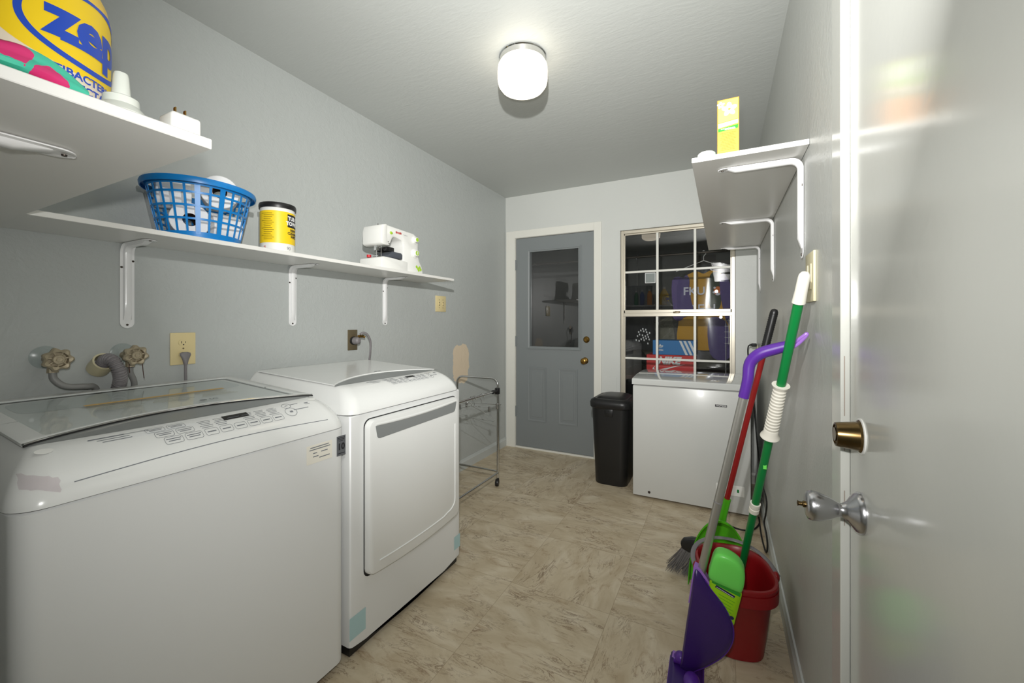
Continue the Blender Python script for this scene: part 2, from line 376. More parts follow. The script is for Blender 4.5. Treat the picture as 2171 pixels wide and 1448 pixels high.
def floor_mat():
    m = bpy.data.materials.new('vinyl_travertine_tile'); m.use_nodes = True; nt = m.node_tree; L = nt.links.new
    b = nt.nodes['Principled BSDF']; b.inputs['Roughness'].default_value = 0.42
    tc = nt.nodes.new('ShaderNodeTexCoord')
    sep = nt.nodes.new('ShaderNodeSeparateXYZ'); L(tc.outputs['Object'], sep.inputs[0])
    T = 0.457
    def mth(op, a, bb=None, c=None):
        n = nt.nodes.new('ShaderNodeMath'); n.operation = op
        for i, v in enumerate((a, bb, c)):
            if v is None: continue
            if isinstance(v, (int, float)): n.inputs[i].default_value = v
            else: L(v, n.inputs[i])
        return n.outputs[0]
    X = mth('DIVIDE', mth('ADD', sep.outputs['X'], T*5-1.031), T)
    Y = mth('DIVIDE', mth('ADD', sep.outputs['Y'], T*5-1.240), T)
    ix = mth('FLOOR', X); iy = mth('FLOOR', Y); fx = mth('FRACT', X); fy = mth('FRACT', Y)
    idv = nt.nodes.new('ShaderNodeCombineXYZ'); L(ix, idv.inputs[0]); L(iy, idv.inputs[1])
    wn = nt.nodes.new('ShaderNodeTexWhiteNoise'); wn.noise_dimensions = '2D'; L(idv.outputs[0], wn.inputs['Vector'])
    # tile-local coordinates, some tiles turned a quarter
    turn = mth('GREATER_THAN', wn.outputs['Value'], 0.72)
    def lerp(a, c, t): return mth('ADD', mth('MULTIPLY', a, mth('SUBTRACT', 1.0, t)), mth('MULTIPLY', c, t))
    ux = lerp(fx, fy, turn); uy = lerp(fy, fx, turn)
    off = nt.nodes.new('ShaderNodeVectorMath'); off.operation = 'MULTIPLY_ADD'
    cmb = nt.nodes.new('ShaderNodeCombineXYZ'); L(ux, cmb.inputs[0]); L(uy, cmb.inputs[1])
    L(wn.outputs['Color'], off.inputs[0]); off.inputs[1].default_value = (19, 23, 11); L(cmb.outputs[0], off.inputs[2])
    def noise(sc, stretch, det, dist, rough=0.6):
        mp = nt.nodes.new('ShaderNodeMapping'); mp.inputs['Scale'].default_value = stretch; L(off.outputs[0], mp.inputs['Vector'])
        n = nt.nodes.new('ShaderNodeTexNoise'); n.inputs['Scale'].default_value = sc; n.inputs['Detail'].default_value = det
        n.inputs['Distortion'].default_value = dist; n.inputs['Roughness'].default_value = rough; L(mp.outputs[0], n.inputs['Vector']); return n.outputs['Fac']
    base = noise(2.2, (0.7, 1.6, 1), 6, 1.2)
    r1 = nt.nodes.new('ShaderNodeValToRGB'); L(base, r1.inputs[0])
    e = r1.color_ramp.elements; e[0].position = 0.28; e[0].color = S(184, 166, 137); e[1].position = 0.72; e[1].color = S(218, 206, 183)
    e2 = r1.color_ramp.elements.new(0.5); e2.color = S(202, 187, 160)
    # broken brown veins
    v = noise(3.2, (0.75, 2.6, 1), 9, 1.6, 0.72)
    vein = mth('SUBTRACT', 1.0, mth('MINIMUM', mth('MULTIPLY', mth('ABSOLUTE', mth('SUBTRACT', v, 0.5)), 38.0), 1.0))
    gate = noise(1.7, (1.0, 1.6, 1), 4, 0.6)
    g2 = nt.nodes.new('ShaderNodeMapRange'); L(gate, g2.inputs['Value']); g2.inputs['From Min'].default_value = 0.47; g2.inputs['From Max'].default_value = 0.58
    vm = mth('MULTIPLY', vein, g2.outputs['Result'])
    # soft rusty clouds
    cl = noise(4.2, (0.8, 2.0, 1), 8, 0.9, 0.7)
    c2 = nt.nodes.new('ShaderNodeMapRange'); L(cl, c2.inputs['Value']); c2.inputs['From Min'].default_value = 0.56; c2.inputs['From Max'].default_value = 0.74; c2.inputs['To Max'].default_value = 0.75
    mxa = nt.nodes.new('ShaderNodeMix'); mxa.data_type = 'RGBA'; mxa.inputs['B'].default_value = S(150, 118, 84)
    L(c2.outputs['Result'], mxa.inputs['Factor']); L(r1.outputs[0], mxa.inputs['A'])
    mxb = nt.nodes.new('ShaderNodeMix'); mxb.data_type = 'RGBA'; mxb.inputs['B'].default_value = S(112, 84, 58)
    L(mth('MULTIPLY', vm, 0.9), mxb.inputs['Factor']); L(mxa.outputs['Result'], mxb.inputs['A'])
    # seams
    ex = mth('MINIMUM', fx, mth('SUBTRACT', 1.0, fx)); ey = mth('MINIMUM', fy, mth('SUBTRACT', 1.0, fy))
    seam = mth('LESS_THAN', mth('MINIMUM', ex, ey), 0.0028)
    mxc = nt.nodes.new('ShaderNodeMix'); mxc.data_type = 'RGBA'; mxc.inputs['B'].default_value = S(140, 118, 90)
    L(mth('MULTIPLY', seam, 0.45), mxc.inputs['Factor']); L(mxb.outputs['Result'], mxc.inputs['A'])
    L(mxc.outputs['Result'], b.inputs['Base Color'])
    bp = nt.nodes.new('ShaderNodeBump'); bp.inputs['Strength'].default_value = 0.12; bp.inputs['Distance'].default_value = 0.002
    L(mth('SUBTRACT', cl, mth('MULTIPLY', seam, 0.5)), bp.inputs['Height']); L(bp.outputs['Normal'], b.inputs['Normal'])
    return m
M['floor'] = floor_mat()

# ------------------------------------------------------------------ the room
W, D, H, NEAR = 2.132, 3.575, 2.44, -0.10
DX0, DX1, DZ = 0.104, 0.894, 2.034          # back door opening
WX0, WX1, WZ0, WZ1 = 1.112, 2.000, 0.46, 2.012   # window opening
T = 0.12
mb = MB(); mb.box((-T, NEAR-T, -0.05), (W+T, D+T, 0)); struct('floor', mb, M['floor'], loc=(0, 0, 0))
mb = MB(); mb.box((-T, NEAR-T, H), (W+T, D+T, H+0.05)); struct('ceiling', mb, M['ceil'], loc=(0, 0, 0))
mb = MB(); mb.box((-T, NEAR, 0), (0, D, H)); struct('wall_left', mb, M['wall'], loc=(0, 0, 0))
mb = MB()
for a, b in (((-T, D, 0), (DX0, D+T, H)), ((DX0, D, DZ), (DX1, D+T, H)), ((DX1, D, 0), (WX0, D+T, H)), ((WX0, D, WZ1), (WX1, D+T, H)),
             ((WX0, D, 0), (WX1, D+T, WZ0)), ((WX1, D, 0), (W+T, D+T, H))): mb.box(a, b)
struct('wall_back', mb, M['wall_b'], loc=(0, 0, 0))
RY0, RY1, RZ = 0.23, 1.037, 2.034            # door in the right wall
mb = MB()
for a, b in (((W, RY1, 0), (W+T, D, H)), ((W, RY0, RZ), (W+T, RY1, H)), ((W, NEAR, 0), (W+T, RY0, H))): mb.box(a, b)
struct('wall_right', mb, M['wall_r'], loc=(0, 0, 0))
mb = MB(); mb.box((-T, NEAR-T, 0), (W+T, NEAR, H)); struct('wall_near', mb, M['wall'], loc=(0, 0, 0))

def baseboard(name, a, b, inward, m):
    """a,b: floor points along the wall; inward: unit vector into the room"""
    a = Vector((a[0], a[1], 0)); b = Vector((b[0], b[1], 0)); n = Vector(inward)
    prof = [(0, 0), (0.013, 0), (0.013, 0.062), (0.009, 0.070), (0.006, 0.082), (0, 0.084)]
    mb = MB(); mb.rings([[p + n*o + Vector((0, 0, z)) for o, z in prof] for p in (a, b)])
    struct(name, mb, m, smooth=0.3)
baseboard('baseboard_left', (0, NEAR), (0, D), (1, 0, 0), M['basebd'])
baseboard('baseboard_right', (W, RY1+0.074), (W, D), (-1, 0, 0), M['basebd'])
baseboard('baseboard_back', (0.957, D), (W, D), (0, -1, 0), M['trim'])

# adjoining room seen through the panes
Y2 = D+T
mb = MB()
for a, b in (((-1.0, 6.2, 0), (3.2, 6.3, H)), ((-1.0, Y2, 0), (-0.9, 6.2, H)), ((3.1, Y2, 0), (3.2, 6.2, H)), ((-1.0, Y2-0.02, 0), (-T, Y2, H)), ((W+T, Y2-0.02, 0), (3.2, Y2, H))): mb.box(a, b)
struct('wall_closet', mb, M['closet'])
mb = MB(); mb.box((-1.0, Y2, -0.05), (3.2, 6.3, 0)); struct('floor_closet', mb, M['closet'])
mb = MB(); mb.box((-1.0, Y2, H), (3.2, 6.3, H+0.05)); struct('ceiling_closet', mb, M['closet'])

# ---- door casing, back door
mb = MB()
cy = D-0.014
mb.box((0.030, cy, 0), (DX0+0.004, D, DZ+0.066), 0.003)
mb.box((DX1-0.004, cy, 0), (0.957, D, DZ+0.066), 0.003)
mb.box((DX0+0.004, cy, DZ-0.004), (DX1-0.004, D, DZ+0.066), 0.003)
mb.box((DX0, D, 0), (DX0+0.006, D+T, DZ)); mb.box((DX1-0.006, D, 0), (DX1, D+T, DZ)); mb.box((DX0+0.006, D, DZ-0.006), (DX1-0.006, D+T, DZ))
mb.box((DX0+0.006, D-0.01, 0), (DX1-0.006, D+T, 0.016), 0.002)
struct('trim_1', mb, M['trim'], smooth=0.3)
mb = MB(); mb.box((0.012, D-0.010, 0), (0.030, D, 2.10), 0.002); struct('trim_4', mb, M['trim'], smooth=0.3)
dx0, dx1, dz0, dz1, dy = DX0+0.010, DX1-0.010, 0.020, DZ-0.010, D+0.006
gx0, gx1, gz0, gz1 = 0.262, 0.744, 0.985, 1.885
door = tag(bpy.data.objects.new('door_1', None), kind='structure'); C.objects.link(door); door.location = (dx0, dy, 0)
door['label'] = 'blue-grey half-glass panel door in the back wall, brass knob'
mb = MB()
for a, b in (((dx0, dz0), (gx0, dz1)), ((gx1, dz0), (dx1, dz1)), ((gx0, gz1), (gx1, dz1)), ((gx0, dz0), (gx1, gz0))):
    mb.box((a[0], dy, a[1]), (b[0], dy+0.042, b[1]))
mb.build('door_leaf', M['door_blue'], door, smooth=0)
def frame_mb(x0, z0, x1, z1, wd, y0, y1, bev=0.004):
    """mitred raised moulding around an opening in an XZ plane"""
    mb = MB(); prof = [(0, 0), (0, 1), (0.35, 1), (0.7, 0.55), (1, 0.45), (1, 0)]
    R = []
    for sx, sz, cx, cz in ((-1, -1, x0, z0), (1, -1, x1, z0), (1, 1, x1, z1), (-1, 1, x0, z1)):
        R.append([Vector((cx+sx*wd*(1-t), y1+(y0-y1)*h, cz+sz*wd*(1-t))) for t, h in prof])
    R.append([p.copy() for p in R[0]])
    mb.rings(R, False, False); bmesh.ops.remove_doubles(mb.bm, verts=mb.bm.verts[:], dist=1e-5); return mb
frame_mb(gx0, gz0, gx1, gz1, 0.024, dy-0.011, dy).build('glazing_bead', M['door_blue'], door, smooth=0.3)
mb = MB(); mb.poly([(gx0-0.003, dy+0.016, gz0-0.003), (gx1+0.003, dy+0.016, gz0-0.003), (gx1+0.003, dy+0.016, gz1+0.003), (gx0-0.003, dy+0.016, gz1+0.003)]); mb.build('pane', M['glass'], door, smooth=0)
for a, b in ((0.238, 0.428), (0.552, 0.735)):
    mb = frame_mb(a+0.022, 0.292, b-0.022, 0.762, 0.022, dy-0.006, dy)
    mb.box((a+0.040, dy-0.004, 0.312), (b-0.040, dy+0.002, 0.742), 0.003)
    mb.build('raised_panel', M['door_blue'], door, smooth=0.3)
mb = MB(); mb.lathe([(0.030, 0), (0.030, 0.004), (0.024, 0.010), (0.013, 0.014), (0.012, 0.030), (0.022, 0.038), (0.027, 0.050), (0.026, 0.058), (0.017, 0.064), (0.006, 0.065), (0.006, 0.061), (0, 0.061)], (0.806, dy, 0.868), (0, -1, 0))
mb.build('door_knob', M['brass'], door)
mb = MB(); mb.lathe([(0.029, 0), (0.029, 0.005), (0.024, 0.012), (0.016, 0.016), (0.015, 0.022), (0.009, 0.022), (0.009, 0.019), (0, 0.019)], (0.819, dy, 1.058), (0, -1, 0))
mb.build('deadbolt', M['brass'], door)
for z in (1.72, 0.98, 0.30):
    mb = MB(); mb.cyl((dx0-0.003, dy-0.005, z), (dx0-0.003, dy-0.005, z+0.10), 0.006, n=10); mb.box((dx0-0.001, dy-0.002, z), (dx0+0.016, dy-0.0002, z+0.10))
    mb.build('hinge', M['door_blue'], door)
mb = MB(); mb.box((dx1+0.0015, dy-0.002, 0.83), (dx1+0.0035, dy+0.004, 0.89)); mb.build('strike_plate', M['brass'], door)

# ---- window
win = tag(bpy.data.objects.new('window_1', None), kind='structure'); C.objects.link(win); win.location = (WX0, D, WZ0)
win['label'] = 'aluminium single-hung window with white grilles in the back wall'
fy0, fy1 = D+0.022, D+0.062
fw = 0.026; ix0, ix1 = WX0+0.008, WX1-0.008; iz0, iz1 = WZ0+0.008, WZ1-0.010
mb = MB()
mb.box((ix0, fy0, iz0), (ix0+fw, fy1, iz1), 0.003); mb.box((ix1-fw, fy0, iz0), (ix1, fy1, iz1), 0.003)
mb.box((ix0+fw, fy0, iz1-fw), (ix1-fw, fy1, iz1), 0.003); mb.box((ix0+fw, fy0, iz0), (ix1-fw, fy1, iz0+fw), 0.003)
mb.box((ix0+0.008, fy0-0.006, iz0), (ix0+0.014, fy0, iz1)); mb.box((ix1-0.014, fy0-0.006, iz0), (ix1-0.008, fy0, iz1))
mb.build('window_frame', M['winframe'], win, smooth=0.3)
zm = 1.292
for nm, z0, z1, y, zb in (('upper_sash', zm, iz1-fw, fy0+0.018, 1.645), ('lower_sash', iz0+fw, zm, fy0+0.002, 0.905)):
    mb = MB(); t = 0.022
    x0, x1 = ix0+fw-0.004, ix1-fw+0.004
    if nm == 'upper_sash':
        mb.box((x0, y, z0), (x1, y+0.018, z0+0.026), 0.002); t = 0.012
        mb.box((x0, y, z1-t), (x1, y+0.018, z1), 0.002)
    else:
        mb.box((x0, y-0.004, z1-0.030), (x1, y+0.014, z1), 0.002)
        mb.box((x0, y, z0), (x1, y+0.014, z0+t), 0.002); t = 0.016
    mb.box((x0, y, z0), (x0+t, y+0.014, z1), 0.002); mb.box((x1-t, y, z0), (x1, y+0.014, z1), 0.002)
    sash = mb.build(nm, M['winframe'], win, smooth=0.3)
    mb = MB()
    for xm in (1.418, 1.707): mb.box((xm-0.010, y+0.001, z0+0.010), (xm+0.010, y+0.010, z1-0.010), 0.0025)
    mb.box((x0+0.01, y+0.0015, zb-0.009), (x1-0.01, y+0.0095, zb+0.009), 0.0025)
    if nm == 'lower_sash': pass
    mb.build('grille', M['trim'], sash, smooth=0.3)
    mb = MB(); mb.poly([(x0+0.004, y+0.0115, z0+0.004), (x1-0.004, y+0.0115, z0+0.004), (x1-0.004, y+0.0115, z1-0.004), (x0+0.004, y+0.0115, z1-0.004)]); mb.build('pane', M['glass'], sash, smooth=0)
mb = MB(); mb.box((1.545, fy0-0.016, zm-0.004), (1.595, fy0-0.002, zm+0.008), 0.003); mb.box((1.560, fy0-0.020, zm+0.006), (1.600, fy0-0.010, zm+0.012), 0.002)
mb.build('sash_latch', M['oldplate'], win)
mb = MB(); mb.box((1.318, fy0+0.0255, 1.545), (1.402, fy0+0.0270, 1.632), 0.0); mb.build('window_sticker', mat('faded_sticker', S(150, 158, 156), 0.6, alpha=0.75), win)
mb = rr_outline(-0.042, -0.043, 0.042, 0.043, 0.004, 0.004).map(plane_map((1.360, fy0+0.0252, 1.588), (1, 0, 0), (0, 0, 1), 0)); mb.build('sticker_border', M['white_ink'], win)
# thin reveal strip of the opening
mb = MB()
mb.box((WX0, D+0.001, WZ0), (WX0+0.007, D+0.11, WZ1)); mb.box((WX1-0.007, D+0.001, WZ0), (WX1, D+0.11, WZ1))
mb.box((WX0+0.007, D+0.001, WZ1-0.009), (WX1-0.007, D+0.11, WZ1)); mb.box((WX0+0.007, D-0.002, WZ0), (WX1-0.007, D+0.11, WZ0+0.007))
struct('trim_5', mb, M['wall_b'], smooth=0)
# painted-over access cover left of the window
mb = MB(); mb.box((0.972, D-0.003, 0.52), (1.090, D-0.0002, 0.735), 0.001)
tag(mb.build('access_cover', M['wall_b'], smooth=0.3), 'small painted cover plate low on the back wall beside the window', 'cover plate')

# ---- right wall door (closed), with its casing
mb = MB(); cx = W-0.016
mb.box((cx, RY1, 0), (W, RY1+0.072, RZ+0.066), 0.0025); mb.box((cx, RY0-0.072, 0), (W, RY0, RZ+0.066), 0.0025); mb.box((cx, RY0, RZ), (W, RY1, RZ+0.066), 0.0025)
mb.box((W, RY1-0.004, 0), (W+T, RY1, RZ)); mb.box((W, RY0, 0), (W+T, RY0+0.004, RZ)); mb.box((W, RY0+0.004, RZ-0.004), (W+T, RY1-0.004, RZ))
struct('trim_2', mb, M['door_near'], smooth=0.3)
d2 = tag(bpy.data.objects.new('door_2', None), kind='structure'); C.objects.link(d2); d2.location = (W, RY1, 0)
d2['label'] = 'glossy pale grey flush door in the right wall, nickel knob'
mb = MB(); mb.box((W-0.001, RY0+0.006, 0.010), (W+0.035, RY1-0.007, RZ-0.006), 0.002); mb.build('door_leaf', M['door_near'], d2, smooth=0.3)
ky = 0.962
mb = MB(); mb.lathe([(0.037, 0), (0.037, 0.004), (0.033, 0.010), (0.018, 0.020), (0.0125, 0.028), (0.0125, 0.033), (0.014, 0.036), (0.021, 0.048), (0.0265, 0.064), (0.0275, 0.074), (0.0255, 0.081), (0.020, 0.084), (0, 0.084)], (W-0.001, ky, 0.857), (-1, 0, 0), 40)
kb = mb.build('door_knob', M['satin'], d2, smooth=1.1)
mb = MB(); mb.lathe([(0.006, 0), (0.006, 0.004), (0.004, 0.005), (0.004, 0.010), (0.0055, 0.013), (0, 0.014)], (W-0.085, ky, 0.857), (-1, 0, 0), 16); mb.build('lock_button', M['brass_d'], kb)
mb = MB(); mb.lathe([(0.030, 0), (0.030, 0.003), (0.0265, 0.006), (0.0225, 0.034), (0.0215, 0.038), (0.018, 0.039), (0.018, 0.037), (0.0125, 0.037), (0.0125, 0.0395), (0, 0.0395)], (W-0.001, ky, 0.998), (-1, 0, 0), 40)
mb.build('deadbolt', M['brass_d'], d2)
mb = MB(); mb.lathe([(0.033, 0), (0.033, 0.002), (0.030, 0.003), (0, 0.003)], (W-0.001, ky, 0.998), (-1, 0, 0), 32); mb.build('deadbolt_rose', M['plastic_w'], d2)
mb = MB()
for z0, z1 in ((0.80, 0.87), (0.95, 0.975), (1.02, 1.14)):
    mb.box((W-0.0105, RY1-0.0008, z0), (W-0.0088, RY1-0.0001, z1))
mb.build('latch_scrapes', mat('scraped_paint', S(160, 148, 138), 0.8), d2, smooth=0)

# ------------------------------------------------------------------ shelves and brackets
def board(name, a, b, label):
    mb = MB(); mb.box(a, b, 0.0012, 1)
    return tag(mb.build(name, M['shelf'], smooth=0.3), label, 'shelf')
TH = 0.016
board('shelf_board', (0.001, 0.366, 1.490), (0.288, 2.292, 1.490+TH), 'long white shelf board on the left wall above the washer and dryer')
board('shelf_board', (0.001, NEAR+0.001, 1.482), (1.183, 0.363, 1.482+TH), 'near white shelf board at upper left holding the yellow bottle')
board('shelf_board', (1.815, 1.465, 1.730), (W-0.001, 3.278, 1.730+TH), 'white shelf board high on the right wall beside the window')

def bracket(loc, o, wv, arm, drop, label, group, hw=0.020, rib=0.011):
    """loc: corner point on the wall at the underside; o outward, wv along the wall"""
    loc = Vector(loc); o = Vector(o); wv = Vector(wv); up = Vector((0, 0, 1)); R = 0.034
    root = thing('shelf_bracket', label, 'shelf bracket', loc + up*(-drop), group)
    cen = []   # centreline: (point, normal towards the inside of the L, s)
    n1 = 14
    es = [0, 0.0015, 0.004, 0.0075, 0.012, 0.017, 0.023, 0.030]
    for z in [-drop+e for e in es]+[-drop+0.030+(drop-R-0.030)*k/8 for k in range(1, 9)]:
        cen.append((Vector((0.0015, z)), Vector((1, 0))))
    for k in range(1, 9):
        a = PI/2*k/8; cen.append((Vector((0.0015+R-R*math.cos(a), -R-0.0015+R*math.sin(a)+0.0)), Vector((math.cos(a), -math.sin(a)))))
    for x in [R+(arm-R-0.030)*k/8 for k in range(1, 9)]+[arm-e for e in es[::-1]][1:]:
        cen.append((Vector((0.0015+x, -0.0015)), Vector((0, -1))))
    L = [0]
    for i in range(1, len(cen)): L.append(L[-1]+(cen[i][0]-cen[i-1][0]).length)
    tot = L[-1]
    mb = MB(); rings = []
    for (p, nv), s in zip(cen, L):
        e = min(s, tot-s)
        ws = math.sqrt(max(0.004, 1-(1-min(e/hw, 1))**2))
        re = max(0.0, min(1, (e-0.022)/0.03)); re = re*re*(3-2*re)
        prof = [(-1, 0), (-1, 0.0022), (-0.62, 0.0028), (-0.50, 0.002+rib*0.75*re), (-0.25, 0.002+rib*re), (0.25, 0.002+rib*re), (0.50, 0.002+rib*0.75*re), (0.62, 0.0028), (1, 0.0022), (1, 0)]
        rings.append([loc + o*(p.x+nv.x*h) + up*(p.y+nv.y*h) + wv*(hw*ws*t) for t, h in prof])
    mb.rings(rings); mb.build('bracket_arm', M['bracket'], root, smooth=0.7)
    for s0, t in ((0.012, 0.0), (drop*0.72, -0.8), (drop*0.80, 0.8)):
        c = loc + o*0.0036 + up*(-drop+s0) + wv*(hw*t)
        mb = MB(); mb.lathe([(0.0038, 0), (0.0034, 0.002), (0, 0.0024)], c, o, 12); mb.build('screw', M['screw'], root)
    for s0, t in ((0.012, 0.0), (arm*0.55, 0.8)):
        c = loc + o*(arm-s0) + up*(-0.0036) + wv*(hw*t)
        mb = MB(); mb.lathe([(0.0038, 0), (0.0034, 0.002), (0, 0.0024)], c, -up, 12); mb.build('screw', M['screw'], root)
    return root
gl = 'brackets under the long left shelf'
bracket((0, 0.680, 1.490), (1, 0, 0), (0, 1, 0), 0.185, 0.302, 'white shelf bracket nearest the camera, under the blue basket', gl)
bracket((0, 1.317, 1.490), (1, 0, 0), (0, 1, 0), 0.185, 0.298, 'white shelf bracket in the middle of the long shelf, past the wipes canister', gl)
bracket((0, 1.945, 1.490), (1, 0, 0), (0, 1, 0), 0.185, 0.298, 'white shelf bracket under the sewing machine', gl)
gr = 'brackets under the right wall shelf'
bracket((W, 1.580, 1.730), (-1, 0, 0), (0, 1, 0), 0.240, 0.318, 'large white bracket at the near end of the right shelf', gr, 0.020, 0.012)
bracket((W, 2.415, 1.730), (-1, 0, 0), (0, 1, 0), 0.240, 0.318, 'white bracket under the middle of the right shelf', gr)
bracket((W, 3.235, 1.730), (-1, 0, 0), (0, 1, 0), 0.240, 0.318, 'white bracket at the far end of the right shelf by the window', gr)
bracket((0.957, NEAR, 1.482), (0, 1, 0), (1, 0, 0), 0.372, 0.302, 'white bracket under the near shelf, only its arm showing', 'bracket under the near shelf', 0.026)

# ------------------------------------------------------------------ washer and dryer
PE = 1.55
def appliance(y0, y1, xb, xf, zs, zt0, slope, I=0.112):
    """returns surface function and cap mesh; zs seam height, zt0 top height at x = xf-I"""
    def ztop(x): return zt0 + (xf-I-x)*slope
    def Sf(x, y):
        zt = ztop(x)
        if x > xf-I:
            c = min(1.0, max(0.0, 1-(xf-x)/I)); h = max(0, 1-c**PE)**(1/PE)
            zt = zs + h*(ztop(xf-I)-zs)
        return zt
    R = []; si = 0.062; bi = 0.03
    K = 12
    for k in range(K+1):
        th = PI/2*k/K; ins = 1-math.cos(th); hh = (1-math.cos(th)**PE)**(1/PE) if k < K else 1.0
        a, b, c, d = xb+bi*ins, y0+si*ins, xf-I*ins, y1-si*ins
        pts = rrect(a, b, c, d, 0.045*(1-0.45*ins)+0.006, 6)
        R.append([Vector((x, y, zs+hh*(ztop(min(x, xf-I*1.0))-zs))) for x, y in pts])
    mb = MB(); mb.rings(R, False, True)
    return Sf, mb, ztop
def decal(Sf, mb, xs, off=0.0009):
    """mb in (x,y) plane; drape on the surface"""
    mb.slice(0, xs); return mb.map(lambda v: Vector((v.x, v.y, Sf(v.x, v.y)+off)))
XS = [0.60+0.01*i for i in range(13)]
def bars(items):
    mb = MB()
    for x, y, wx, wy in items: mb.box((x-wx/2, y-wy/2, 0), (x+wx/2, y+wy/2, 0.00001))
    return mb
def flatbars(items):
    mb = MB()
    for x, y, wx, wy in items: mb.poly([(x-wx/2, y-wy/2, 0), (x+wx/2, y-wy/2, 0), (x+wx/2, y+wy/2, 0), (x-wx/2, y+wy/2, 0)])
    return mb
def to_top(o, r=(0, 1), u=(-1, 0)):
    """text plane on the top: reads along +y, up towards -x"""
    return lambda v: Vector((o[0]-v.y, o[1]+v.x, 0))
def lens(x0, y0, y1, back, front, n=28):
    up = [(x0-back*math.sin(PI*k/n)**0.8, y0+(y1-y0)*k/n) for k in range(n+1)]
    dn = [(x0+front*math.sin(PI*k/n)**0.8, y0+(y1-y0)*k/n) for k in range(n, -1, -1)]
    return up+dn[1:-1]

# --- washer
wy0, wy1, wxb, wxf = 0.251, 1.022, 0.045, 0.732
wm = thing('washing_machine', 'white top-loading washing machine with glass lid, nearest the camera', 'washing machine', ((wxb+wxf)/2, (wy0+wy1)/2, 0))
mb = MB()
R = []
for z, ins in ((0.03, 0.004), (0.034, 0), (0.838, 0), (0.842, 0.003)):
    R.append([Vector((x, y, z)) for x, y in rrect(wxb+0.004+ins, wy0+0.004+ins, wxf-0.004-ins, wy1-0.004-ins, 0.040, 6)])
mb.rings(R); mb.build('body', M['enamel_body'], wm)
mb = MB(); mb.box((wxb+0.02, wy0+0.02, 0.008), (wxf-0.03, wy1-0.02, 0.03)); mb.build('base', M['dark'], wm)
for x in (wxb+0.06, wxf-0.08):
    for y in (wy0+0.06, wy1-0.06):
        mb = MB(); mb.cyl((x, y, 0), (x, y, 0.01), 0.022); mb.build('foot', M['black_rub'], wm)
SW, mb, zt = appliance(wy0, wy1, wxb, wxf, 0.845, 0.946, 0.070)
mb.build('top_cover', M['enamel'], wm)
# lid: frame, glass, silver edge
lx0, lx1, ly0, ly1 = 0.09, 0.604, 0.296, 0.976
def lidz(x, o=0.0): return zt(x)+0.005+o
def lid_outline(ins, f=0.0):
    raw = rrect(lx0+ins, ly0+ins, lx1-ins-f, ly1-ins, 0.015, 4); pts = []
    for i, p in enumerate(raw):
        q = raw[(i+1) % len(raw)]; k = 24 if i % 5 == 4 else 1
        pts += [(p[0]+(q[0]-p[0])*j/k, p[1]+(q[1]-p[1])*j/k) for j in range(k)]
    return [(x - (0.097*math.sin(PI*max(0, min(1, (y-ly0)/(ly1-ly0))))**0.85) if x > 0.4 else x, y) for x, y in pts]
mb = MB(); o1 = lid_outline(0); i1 = lid_outline(0.040, -0.028)
mb.rings([[Vector((x, y, zt(x)-0.002)) for x, y in o1], [Vector((x, y, lidz(x, -0.001))) for x, y in o1], [Vector((x, y, lidz(x, 0.002))) for x, y in lid_outline(0.006)],
          [Vector((x, y, lidz(x, 0.002))) for x, y in i1], [Vector((x, y, lidz(x, -0.002))) for x, y in i1]], False, False)
lid = mb.build('lid', M['enamel'], wm)
mb = MB(); g1 = lid_outline(0.037, -0.028); mb.poly([Vector((x, y, lidz(x, 0.0012))) for x, y in g1])
mb.build('lid_glass', M['lid_glass'], lid)
mb = MB(); ins = lid_outline(0.045, -0.028); mb.poly([Vector((x, y, zt(x)+0.0009)) for x, y in ins]); mb.build('tub_surround', mat('pale_tub_surround', S(238, 240, 238), 0.5), lid, smooth=0)
mb = MB(); mb.rings([[Vector((x, y, zt(x)+0.0014)) for x, y in rrect(0.145, 0.36, 0.30, 0.915, 0.04)]]*1+[[Vector((x, y, zt(x)+0.0016)) for x, y in rrect(0.150, 0.365, 0.295, 0.910, 0.04)]], False, True)
mb.build('tub_opening', mat('tub_grey', S(218, 223, 222), 0.5), lid, smooth=0)
mb = flatbars([(0.315, 0.655, 0.018, 0.36)]); mb.map(lambda v: Vector((v.x, v.y, lidz(v.x, 0.0016)))); mb.build('warning_stripe', mat('faded_orange_stripe', S(214, 178, 112), 0.5), lid, smooth=0)
its = []
for r in range(7):
    for c in range(3): its.append((0.338+r*0.011, 0.53+c*0.125, 0.0028, 0.11-0.012*((r*3+c*5) % 4)))
mb = flatbars(its); mb.map(lambda v: Vector((v.x, v.y, lidz(v.x, 0.0017)))); mb.build('warning_lines', mat('pale_label_ink', S(186, 184, 166), 0.5), lid, smooth=0)
mb = text_mb('LG', 0.020, 0.0006).map(to_top((0.452, 0.735))); t2 = MB(); t2.poly([(x, y, 0) for x, y in ellipse(0.452, 0.705, 0.008, 0.010, 20)]); t2.bm.to_mesh(me_ := bpy.data.meshes.new('x')); mb.bm.from_mesh(me_)
mb.map(lambda v: Vector((v.x, v.y, lidz(v.x, 0.0018)))); mb.build('maker_logo', M['ink'], lid, smooth=0)
